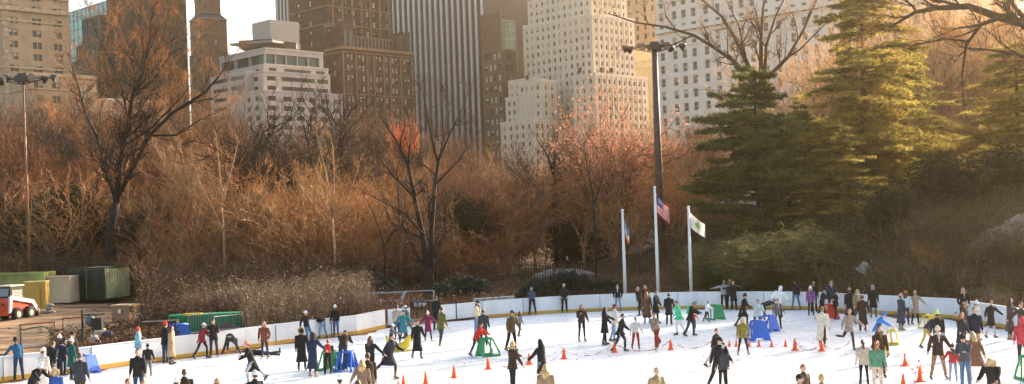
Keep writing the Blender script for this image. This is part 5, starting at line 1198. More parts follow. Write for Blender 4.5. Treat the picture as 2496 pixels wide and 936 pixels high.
# ------------------------------------------------------------------ skating aids
def aid(u, v, mt, label, ang=0, s=1, g=None):
    g = G(u, v) if g is None else g; root = thing('skating_aid', (g.x, g.y, .003), label, 'skating aid', 'plastic skating aids', R_(ang)); root.scale = (s,)*3
    sh = [(-.42, 0), (-.28, 0), (-.2, .12), (.2, .12), (.28, 0), (.42, 0), (.24, .8), (-.24, .8)]
    mb = MB(); mb.prism([(x, -.30+(.8-z)*-.16+.0, z) for x, z in sh], (0, .05, 0)); mb.build('front_panel', mt, root, local=True)
    for q in (-1, 1):
        mb = MB(); x = q*.27
        mb.tube([(q*.36, -.38, .05), (q*.36, .42, .05), (q*.33, .40, .2), (x, .12, .78), (x, -.26, .8)], .045, 6); mb.tube([(q*.33, -.05, .07), (x, .02, .75)], .035, 6)
        mb.build('side_rail', mt, root, True, local=True)
        mb = MB(); mb.box((q*.36, .02, .03), (.1, .86, .05)); mb.build('runner', mt, root, local=True)
    mb = MB(); mb.tube([(-.27, .1, .80), (.27, .1, .80)], .04, 8); mb.tube([(-.27, -.25, .80), (.27, -.25, .80)], .035, 8); mb.build('handle', mt, root, True, local=True)
    return root
aid(1744, 779, GP, 'green skating aid pushed by the small child in white', 25, 1.02)
aid(1303, 765, GP, 'green skating aid against the boards under the person in denim', 200)
aid(1189, 868, GP, 'green skating aid held by the child in the red jacket', -60)
aid(805, 903, GP, 'green skating aid in front of the child with the red back', 160)
aid(846, 905, BP_, 'blue skating aid in front of the stooping person in brown', 165)
aid(1849, 829, BP_, 'big blue skating aid facing us before the child in pale mint', 5, 1.12)
aid(1873, 808, BP_, 'blue skating aid half hidden behind the nearer blue one', 40)
aid(2022, 778, RP, 'red skating aid between the skaters right of centre', 15)
aid(212, 910, BP_, 'blue skating aid leaning at the boards at the far left', 60)
aid(2172, 840, YP, 'yellow skating aid behind the woman in the long dark coat', 70, .8)
aid(2262, 800, YP, 'yellow skating aid held by the leaning boy in navy', 30, .8)
aid(2512, 925, GP, 'green skating aid cut by the right edge', 0)
for u, v, a_, lb in ((428, 812, 10, 'blue skating aid stacked behind the boards, left one'), (441, 811, 30, 'blue skating aid stacked behind the boards, right one')):
    q = P(u, v, 66.5); aid(0, 0, BP_, lb, a_, 1.25, g=Vector((q.x, max(q.y, Yb(q.x)+2), 0)))
# seal shaped aid
g = G(974, 856); mb = MB(); mb.tube([(-.62, 0, .78), (-.52, 0, .45), (-.3, 0, .22), (.1, 0, .2), (.35, 0, .32), (.42, 0, .55), (.52, 0, .66), (.66, 0, .62)], [.03, .09, .17, .22, .2, .15, .13, .06], 10)
root = thing('seal_skating_aid', (g.x, g.y, .003), 'yellow seal shaped skating aid held by the boy in the white hat', 'skating aid', rz=R_(5)); mb.build('body', YP, root, True, local=True)
mb = MB(); mb.box((.05, 0, .03), (1.15, .42, .05)); mb.build('base', YP, root, local=True)
mb = MB(); mb.ball((.68, 0, .6), .05, 8, 6); mb.build('nose', BLK, root, True, local=True)

# yard clutter
WD = M('weathered_plank', (.26, .18, .11), .85, .3, 3, stretch=(1, 8, 1)); HS = M('black_hose', (.02, .02, .02), .5, .2, 3)
def pallet(u, v, Y, rz, label):
    q = P(u, v, Y); z = hz(q.x, q.y)+.05; root = thing('pallet', (q.x, q.y, z), label, 'pallet', rz=R_(rz))
    for k in range(6): mb = MB(); mb.box((0, -.5+k*.2, .13), (1.2, .13, .022)); mb.build('slat', WD, root, local=True)
    for k in (-.5, 0, .5): mb = MB(); mb.box((k, 0, .06), (.09, 1.1, .11)); mb.build('bearer', WD, root, local=True)
pallet(235, 775, 88, 20, 'wooden pallet lying flat before the green container'); pallet(150, 800, 76, -30, 'wooden pallet lying between the two hockey goals')
for (pts, lb, m_) in (([(20, 800), (60, 806), (100, 800), (140, 812), (178, 804), (165, 797)], 'black hose snaking across the sandy yard', HS), ([(225, 765), (300, 772)], 'long timber pole lying beside the brown crate', WD), ([(150, 782), (176, 779)], 'short plank lying on the yard ground', WD)):
    pp = [G(u, v, .15) for u, v in pts]; pp = [Vector((p.x, p.y, hz(p.x, p.y)+.1)) for p in pp]; mb = MB(); mb.tube(pp, .045, 6); tag(mb.build('hose' if m_ is HS else 'timber', m_, smooth=True, org=tuple(pp[0])), lb, 'hose' if m_ is HS else 'timber')
# ------------------------------------------------------------------ people
SKIN = {'p': M('skin_pale', (.55, .33, .24), .6, .06, 6), 't': M('skin_tan', (.40, .22, .14), .6, .06, 6), 'd': M('skin_dark', (.13, .07, .045), .6, .08, 6)}
LIP = M('lip_red', (.35, .10, .08), .6); EYE = M('eye_dark', (.03, .02, .018), .3)
HAIRM = {'k': M('hair_black', (.018, .013, .01), .55, .3, 12), 'b': M('hair_brown', (.085, .042, .02), .55, .3, 12), 'g': M('hair_ginger', (.30, .11, .035), .55, .3, 12), 'y': M('hair_blonde', (.50, .32, .14), .55, .25, 12), 'w': M('hair_grey', (.35, .32, .29), .6, .2, 12)}
SKB = M('skate_boot_black', (.025, .022, .02), .45, .2, 4); SKW = M('skate_boot_tan', (.30, .19, .11), .5, .2, 4); BLD = M('skate_blade_steel', (.5, .5, .5), .3, .1, 3, metal=.8)
V = Vector
def rx(v, a):
    "rotate in the forward (y) / up (z) plane: positive a swings a downward vector forward"
    c, s = math.cos(a), math.sin(a); return V((v.x, v.y*c - v.z*s, v.y*s + v.z*c))
def ry(v, a):
    c, s = math.cos(a), math.sin(a); return V((v.x*c + v.z*s, v.y, -v.x*s + v.z*c))
def skel(p):
    J = {}; D = V((0, 0, -1)); U = V((0, 0, 1))
    tl = R_(p.get('lean', 4)); sd = R_(p.get('side', 0))
    up = ry(rx(U, -tl), sd); fw = ry(rx(V((0, 1, 0)), -tl), sd); rt = ry(V((1, 0, 0)), sd)
    hip = V((0, 0, 0)); J['hip'] = hip; J['waist'] = hip+up*.16; J['chest'] = hip+up*.38; J['neck'] = hip+up*.53
    hl = R_(p.get('hl', p.get('lean', 4)*.4)); hu = ry(rx(U, -hl), sd); hy = R_(p.get('turn', 0))
    J['head'] = J['neck']+hu*.17; J['hu'] = hu; J['hy'] = hy
    for i, s in (('L', -1), ('R', 1)):
        a, o, k = p['leg'+i]; hp = hip+V((s*.095, 0, -.02)); th = ry(rx(D, R_(a)), -s*R_(o)); kn = hp+th*.43
        sh = ry(rx(D, R_(a-k)), -s*R_(o)); an = kn+sh*.42; J['hp'+i], J['kn'+i], J['an'+i] = hp, kn, an
        fa, oa, eb = p['arm'+i][:3]; sp_ = J['neck']-up*.07+rt*s*.19; ia = p['arm'+i][3] if len(p['arm'+i]) > 3 else 0
        ud = ry(rx(D, R_(fa)), -s*R_(oa)); el = sp_+ud*.28; ld = ry(rx(D, R_(fa+eb)), -s*R_(oa-ia)); wr = el+ld*.25
        J['sh'+i], J['el'+i], J['wr'+i], J['hd'+i] = sp_, el, wr, ld
    J['up'], J['fw'], J['rt'] = up, fw, rt
    low = min(J['anL'].z, J['anR'].z, *( [J['wrL'].z+.02, J['wrR'].z+.02] if p.get('floor') else [9, 9])); off = .13-low
    if p.get('lie'): off = .16
    for k, v in J.items():
        if isinstance(v, Vector) and k not in ('hu', 'up', 'fw', 'rt', 'hdL', 'hdR'): v.z += off
    return J
def frame(u, f):
    u = u.normalized(); r = u.cross(f) if False else f.cross(u); r.normalize(); f2 = u.cross(r); return r, f2.normalized(), u
def head_mesh(mb, J, s=1.0):
    r, f, u = frame(J['hu'], J['fw']); cy, sy = math.cos(J['hy']), math.sin(J['hy'])
    f, r = f*cy+r*sy, r*cy-f*sy; c = J['head']; n, m_ = 14, 12; rs = []
    for i in range(m_+1):
        t = math.pi*i/m_; z = -math.cos(t); rr = math.sin(t); ring = []
        for j in range(n):
            a = 2*math.pi*j/n; x, y = math.cos(a)*rr, math.sin(a)*rr
            px, py, pz = x*.080, y*.098, z*.122
            if z < 0: px *= 1+z*.28; py *= 1+z*.12 if y > 0 else 1+z*.35
            if y > .75 and abs(x) < .3 and -.35 < z < .1: py += .022*(1 if z < -.1 else .5)
            if y > .6 and .15 < abs(x) < .5 and 0 <= z < .25: py -= .008
            ring.append(c+r*px+f*py+u*pz)
        rs.append(ring)
    mb.rings(rs, 0)
    for q in (-1, 1):
        mb.ball(c+r*q*.076-u*.01, .022, 6, 4, 0, (.5, 1, 1.4)); mb.ball(c+r*q*.032+f*.082+u*.012, .011, 6, 4, 1)
    mb.tube([c-r*.022+f*.083-u*.055, c+f*.09-u*.056, c+r*.022+f*.083-u*.055], .006, 4, 2)
    mb.tube([c+f*.085+u*.005, c+f*.106-u*.028, c+f*.088-u*.034], [.007, .012, .008], 5, 0)
    return r, f, u, c
def hand(mb, w, d, side, rt):
    "palm, four fingers of unequal length and a thumb leaving the side"
    d = d.normalized(); n = d.cross(rt).normalized() if abs(d.dot(rt)) < .95 else V((0, 1, 0)); x = n.cross(d).normalized()
    mb.tube([w-d*.02, w+d*.03, w+d*.085], [.026, .036, .036], 6, 0, True, .55)
    for k, L in enumerate((.055, .068, .074, .064)):
        b = w+d*.082+x*(-.027+.018*k); m1 = b+d*L*.5+n*.006; mb.tube([b, m1, m1+d*L*.42+n*.02], [.0088, .0082, .006], 4, 0)
    b = w+d*.03+n*.012+x*side*.03; mb.tube([b, b+x*side*.022+d*.03, b+x*side*.024+d*.06+n*.012], [.011, .01, .007], 4, 0)
def skin_body(J, nm, mats, par):
    names = ['hip', 'waist', 'chest', 'neck', 'throat']; vs_ = [J['hip'], J['waist'], J['chest'], J['neck'], J['head']-J['hu']*.06]; rd = [(.12, .1), (.11, .085), (.13, .095), (.06, .055), (.05, .05)]
    ed = [(0, 1), (1, 2), (2, 3), (3, 4)]
    for s in 'LR':
        b = len(vs_); vs_ += [J['sh'+s], J['el'+s], J['wr'+s]]; rd += [(.055, .055), (.042, .042), (.027, .027)]; ed += [(2, b), (b, b+1), (b+1, b+2)]
    for s in 'LR':
        b = len(vs_); vs_ += [J['hp'+s], J['kn'+s], J['an'+s], J['an'+s]+V((0, .12, -.06))]; rd += [(.085, .085), (.055, .055), (.04, .04), (.035, .03)]; ed += [(0, b), (b, b+1), (b+1, b+2), (b+2, b+3)]
    me = bpy.data.meshes.new('b'); me.from_pydata([tuple(v) for v in vs_], ed, []); o = bpy.data.objects.new('tmp', me); col.objects.link(o)
    o.modifiers.new('s', 'SKIN')
    if not me.skin_vertices: 
        import bmesh
        bm = bmesh.new(); bm.from_mesh(me); bm.verts.layers.skin.verify(); bm.to_mesh(me); bm.free()
    for i, (a, b) in enumerate(rd):
        sv = me.skin_vertices[0].data[i]; sv.radius = (a, b); sv.use_root = (i == 0)
    o.modifiers.new('d', 'SUBSURF').levels = 1
    dg_ = bpy.context.evaluated_depsgraph_get(); ev = o.evaluated_get(dg_); m2 = ev.to_mesh()
    mb = MB(); mb.v = [tuple(v.co) for v in m2.vertices]; mb.f = [tuple(p.vertices) for p in m2.polygons]; mb.m = [0]*len(mb.f)
    ev.to_mesh_clear(); bpy.data.objects.remove(o); bpy.data.meshes.remove(me)
    fr = head_mesh(mb, J)
    for s, q in (('L', 1), ('R', -1)): hand(mb, J['wr'+s], J['hd'+s], q, J['rt'])
    return mb.build(nm, mats, par, True, local=True), fr
def ell(c, u, f, a, b, n=12, sq=.0):
    r, f2, uu = frame(u, f); return [c+r*a*math.cos(t)+f2*b*math.sin(t) for t in [2*math.pi*j/n for j in range(n)]]
POSE = {
 'stand': dict(legL=(2, 3, 2), legR=(-2, 3, 2), armL=(5, 8, 12), armR=(5, 8, 12)),
 'skate': dict(lean=14, legL=(28, 4, 30), legR=(-18, 8, 14), armL=(22, 12, 25), armR=(-18, 14, 15)),
 'stride': dict(lean=18, legL=(30, 2, 35), legR=(-38, 12, 8), armL=(38, 8, 30), armR=(-34, 12, 20)),
 'glide': dict(lean=8, legL=(10, 4, 14), legR=(-10, 5, 10), armL=(14, 14, 22), armR=(-4, 16, 22)),
 'arms': dict(lean=6, legL=(8, 6, 10), legR=(-6, 6, 8), armL=(18, 42, 15), armR=(8, 38, 20)),
 'armR': dict(lean=5, legL=(4, 4, 4), legR=(-4, 4, 4), armL=(10, 8, 20), armR=(28, 34, 8)),
 'armL': dict(lean=5, legL=(4, 4, 4), legR=(-4, 4, 4), armL=(28, 34, 8), armR=(10, 8, 20)),
 'phone': dict(lean=4, hl=18, legL=(2, 4, 3), legR=(-2, 4, 3), armL=(25, 6, 85, 20), armR=(25, 6, 85, 20)),
 'pocket': dict(lean=3, legL=(2, 5, 3), legR=(-2, 5, 3), armL=(-8, 18, 38, 25), armR=(-8, 18, 38, 25)),
 'wide': dict(lean=4, legL=(2, 10, 3), legR=(-2, 10, 3), armL=(5, 14, 12), armR=(5, 14, 12)),
 'push': dict(lean=30, hl=15, legL=(12, 6, 16), legR=(-16, 6, 10), armL=(48, 6, 22), armR=(48, 6, 22)),
 'bend': dict(lean=75, hl=70, legL=(22, 8, 20), legR=(-4, 8, 6), armL=(68, 8, 10), armR=(60, 8, 14)),
 'fold': dict(lean=112, hl=125, legL=(14, 20, 2), legR=(10, 20, 2), armL=(2, 6, 4), armR=(-4, 6, 4)),
 'help': dict(lean=40, hl=40, legL=(20, 6, 24), legR=(-12, 8, 12), armL=(50, 10, 15), armR=(45, 14, 20)),
 'board': dict(lean=-6, hl=4, legL=(28, 4, 4), legR=(22, 10, 4), armL=(-25, 20, 30), armR=(-25, 20, 30)),
 'hug': dict(lean=3, legL=(0, 4, 2), legR=(0, 4, 2), armL=(20, 78, 20), armR=(20, 78, 20)),
 'lie': dict(lean=88, hl=70, lie=True, legL=(-84, 10, 4), legR=(-88, 8, 10), armL=(60, 20, 30), armR=(90, 20, 20)),
 'wave': dict(lean=3, hl=5, legL=(3, 3, 4), legR=(-3, 3, 4), armL=(-10, 20, 60, 20), armR=(30, 18, 100)),
}
OFFS = {'jacket': .05, 'hip': .16, 'parka': .40, 'long': .62}
def person(u, v, label, mode='h', H=1.74, a=0, pose='stand', coat='jacket', cc=(.03, .03, .03), pc=(.03, .035, .05), hair='b', hat=None, hc=(.8, .8, .8), skin='p', sk=0, fat=1.08, legs='pants', extra=None, scarf=None, mods=None, g=None, name='person'):
    p = dict(POSE[pose]);
    if mods: p.update(mods)
    g = g if g is not None else (headpt(u, v, H+.06) if mode == 'h' else G(u, v))
    lim = Yb(g.x)-.32
    if g.y > lim and mode != 'free': g = V((g.x*lim/g.y, lim, 0))
    s = H/1.74; root = thing(name, (g.x, g.y, 0), label, 'person', None, math.pi+R_(a)); root.scale = (s,)*3
    if mode == 'free': root.location = g
    J = skel(p); Sk = SKIN[skin]; child = H < 1.45
    bd, (r, f, uu, c) = skin_body(J, 'body', [Sk, EYE, LIP], root)
    CM_ = cloth(cc); PM = cloth(pc); HM = HAIRM[hair]
    # trousers / tights
    T = MB(); rl = (.088, .066, .052) if legs == 'pants' else ((.078, .054, .040) if legs == 'tights' else (.09, .085, .10))
    T.rings([ell(J['hip']+V((0, 0, -.09)), V((0, 0, 1)), V((0, 1, 0)), .15, .115), ell(J['hip'], J['up'], J['fw'], .165*fat, .125*fat), ell(J['waist'], J['up'], J['fw'], .145*fat, .11*fat)])
    for q in 'LR':
        hp, kn, an = J['hp'+q], J['kn'+q], J['an'+q]; T.tube([hp+V((0, 0, .03)), hp.lerp(kn, .5), kn, kn.lerp(an, .35), an+V((0, 0, .0))], [rl[0]*fat, rl[0]*.9*fat, rl[1], rl[1]*.98, rl[2]], 9, 0)
    T.build('trousers' if legs != 'tights' else 'tights', PM, root, True, local=True)
    # coat
    C_ = MB(); up, fw = J['up'], J['fw']; o = OFFS[coat]; k = fat; D = V((0, 0, -1)); rings = []
    if o > .12:
        km = (J['knL']+J['knR'])/2; dd = (km-J['hip']); dd = (dd.normalized()*.35+D*.65).normalized(); spr = min(.12, abs(J['knL'].y-J['knR'].y)*.3)
        rings.append(ell(J['hip']+dd*o, -dd, fw, (.185+o*.09)*k, (.145+o*.08+spr)*k)); rings.append(ell(J['hip']+dd*o*.5, (-dd+up)/2, fw, .185*k, (.145+spr*.6)*k))
    else: rings.append(ell(J['hip']-up*o, up, fw, .178*k, .138*k))
    rings += [ell(J['hip']+up*.04, up, fw, .172*k, .135*k), ell(J['waist']+up*.03, up, fw, .158*k, .125*k), ell(J['chest']-up*.06, up, fw, .178*k, .14*k), ell(J['chest']+up*.04, up, fw, .195*k, .138*k), ell(J['neck']-up*.045, up, fw, .165*k, .108*k), ell(J['neck']+up*.005, up, fw, .09, .08), ell(J['neck']+J['hu']*.05, J['hu'], fw, .07, .07)]
    C_.rings(rings)
    for q in 'LR':
        sh, el, wr = J['sh'+q], J['el'+q], J['wr'+q]; C_.tube([sh.lerp(J['chest'], .25)+up*.02, sh, sh.lerp(el, .5), el, el.lerp(wr, .5), wr-J['hd'+q]*.005], [.06, .078*k, .068*k, .058*k, .05*k, .042], 9, 0)
    C_.build('coat' if coat in ('long', 'parka') else 'jacket', CM_, root, True, local=True)
    # skates
    for q in 'LR':
        an = J['an'+q]; kn = J['kn'+q]; sd = (an-kn).normalized(); tf = V((0, 1, 0)); tf = (tf-sd*tf.dot(sd)).normalized(); B = MB()
        B.tube([an-sd*.13, an-sd*.02, an+sd*.045], [.056, .052, .048], 8, 0); B.tube([an-tf*.055+sd*.045, an+tf*.06+sd*.05, an+tf*.15+sd*.06, an+tf*.185+sd*.065], [.044, .045, .036, .018], 8, 0, True, .9)
        ctr = an+tf*.055+sd*.112; rr = sd.cross(tf).normalized(); B.prism([ctr-tf*.15-sd*.03, ctr+tf*.16-sd*.03, ctr+tf*.17, ctr+tf*.14+sd*.016, ctr-tf*.14+sd*.016], rr*.006, 1)
        B.build('skate', [SKW if sk else SKB, BLD], root, True, local=True)
    # hair
    hm_ = MB(); n = 12; 
    def cap(mb, R, zlo, mi=0, puff=1.0, back=0.0):
        rs = []; m_ = 7
        for i in range(m_+1):
            t = i/m_; ring = []
            for j in range(n):
                aa = 2*math.pi*j/n; fr_ = math.sin(aa); lo = zlo+(.45 if zlo < .1 and R < 1.1 else (.0 if R > 1.2 else .15))*max(0, fr_)-back*max(0, -fr_)
                zc = lerp(lo, 1, math.sin(t*1.5708)); rr = math.sqrt(max(0.0, 1-min(1, zc)**2))+.001 if zc > 0 else 1-.12*(-zc)
                ring.append(c+r*math.cos(aa)*rr*.082*R+f*(fr_*rr*.100*R-.008)+uu*zc*.126*R*puff)
            rs.append(ring)
        mb.rings(rs, mi)
    cap(hm_, 1.03, -.15 if hat else .05, back=.5)
    if extra == 'long' or extra == 'longhair':
        hm_.tube([c-f*.05+uu*.04, c-f*.085-uu*.08, c-f*.11-uu*.22, c-f*.10-uu*.36], [.085, .095, .10, .045], 9, 0, True, .7)
        for q in (-1, 1): hm_.tube([c+r*q*.07, c+r*q*.085-uu*.12, c+r*q*.075-uu*.24+f*.03], [.035, .04, .02], 6, 0)
    if extra == 'pony': hm_.tube([c-f*.09+uu*.06, c-f*.15+uu*.0, c-f*.13-uu*.18, c-f*.12-uu*.3], [.03, .045, .04, .012], 7, 0)
    if extra == 'beard': hm_.tube([c+r*.06-uu*.05+f*.05, c+f*.085-uu*.09, c-r*.06-uu*.05+f*.05], [.015, .03, .015], 6, 0)
    hm_.build('hair', HM, root, True, local=True)
    if hat:
        h_ = MB(); mt = cloth(hc)
        if hat in ('beanie', 'pom'): cap(h_, 1.17, .12, puff=1.12); h_.tube([c+uu*.012+f*.0, c+uu*.045], [.105, .102], 12, 0)
        if hat == 'pom': h_.ball(c+uu*.165, .042, 8, 6)
        if hat == 'cap': cap(h_, 1.12, .2); h_.tube([c+f*.08+uu*.045, c+f*.175+uu*.03], [.07, .055], 8, 0, True, .2)
        if hat == 'band': h_.tube([c+uu*.015, c+uu*.06], [.103, .098], 12, 0)
        if hat in ('hood', 'fur'):
            cap(h_, 1.28, -.55, back=.35)
            if hat == 'hood': h_.tube([c-uu*.12-f*.02, c-uu*.06-f*.0], [.11, .11], 10, 0)
        if hat in ('fur', 'furdown'):
            cc_ = c if hat == 'fur' else J['neck']+J['up']*.02-J['fw']*.06
            pts = [cc_+r*math.cos(t)*.125+(uu*math.sin(t)*.135+f*.05 if hat == 'fur' else f*math.sin(t)*.10+uu*.03) for t in [2*math.pi*j/12 for j in range(13)]]
            ff = MB(); ff.tube(pts, .034, 6); ff.v = [(x+rnd.gauss(0, .007), y+rnd.gauss(0, .007), z+rnd.gauss(0, .007)) for x, y, z in ff.v]; ff.build('fur_trim', cloth((.46, .31, .17)), root, True, local=True)
        if h_.f: h_.build('hat' if hat not in ('hood', 'fur') else 'hood', mt, root, True, local=True)
    if scarf:
        S = MB(); nk = J['neck']+J['hu']*.05; S.tube([nk+r*.0+f*.085, nk+r*.085, nk-f*.085, nk-r*.085, nk+f*.09, nk+f*.12-up*.12, nk+f*.135-up*.28], [.035]*5+[.035, .025], 7); S.build('scarf', cloth(scarf), root, True, local=True)
    if mods and mods.get('back'):
        S = MB(); q = J['chest']-J['fw']*.16-up*.03; R3 = Matrix((J['rt'], J['fw'], up)).transposed(); S.box(q, (.26, .12, .40), rot=R3); S.build('backpack', cloth(mods['back']), root, local=True)
    if mods and mods.get('phone'):
        S = MB(); q = (J['wrL']+J['wrR'])/2+J['hdL']*.1+V((0, .03, .05)); S.box(q, (.075, .012, .15)); S.build('phone', BLK, root, local=True)
    return root
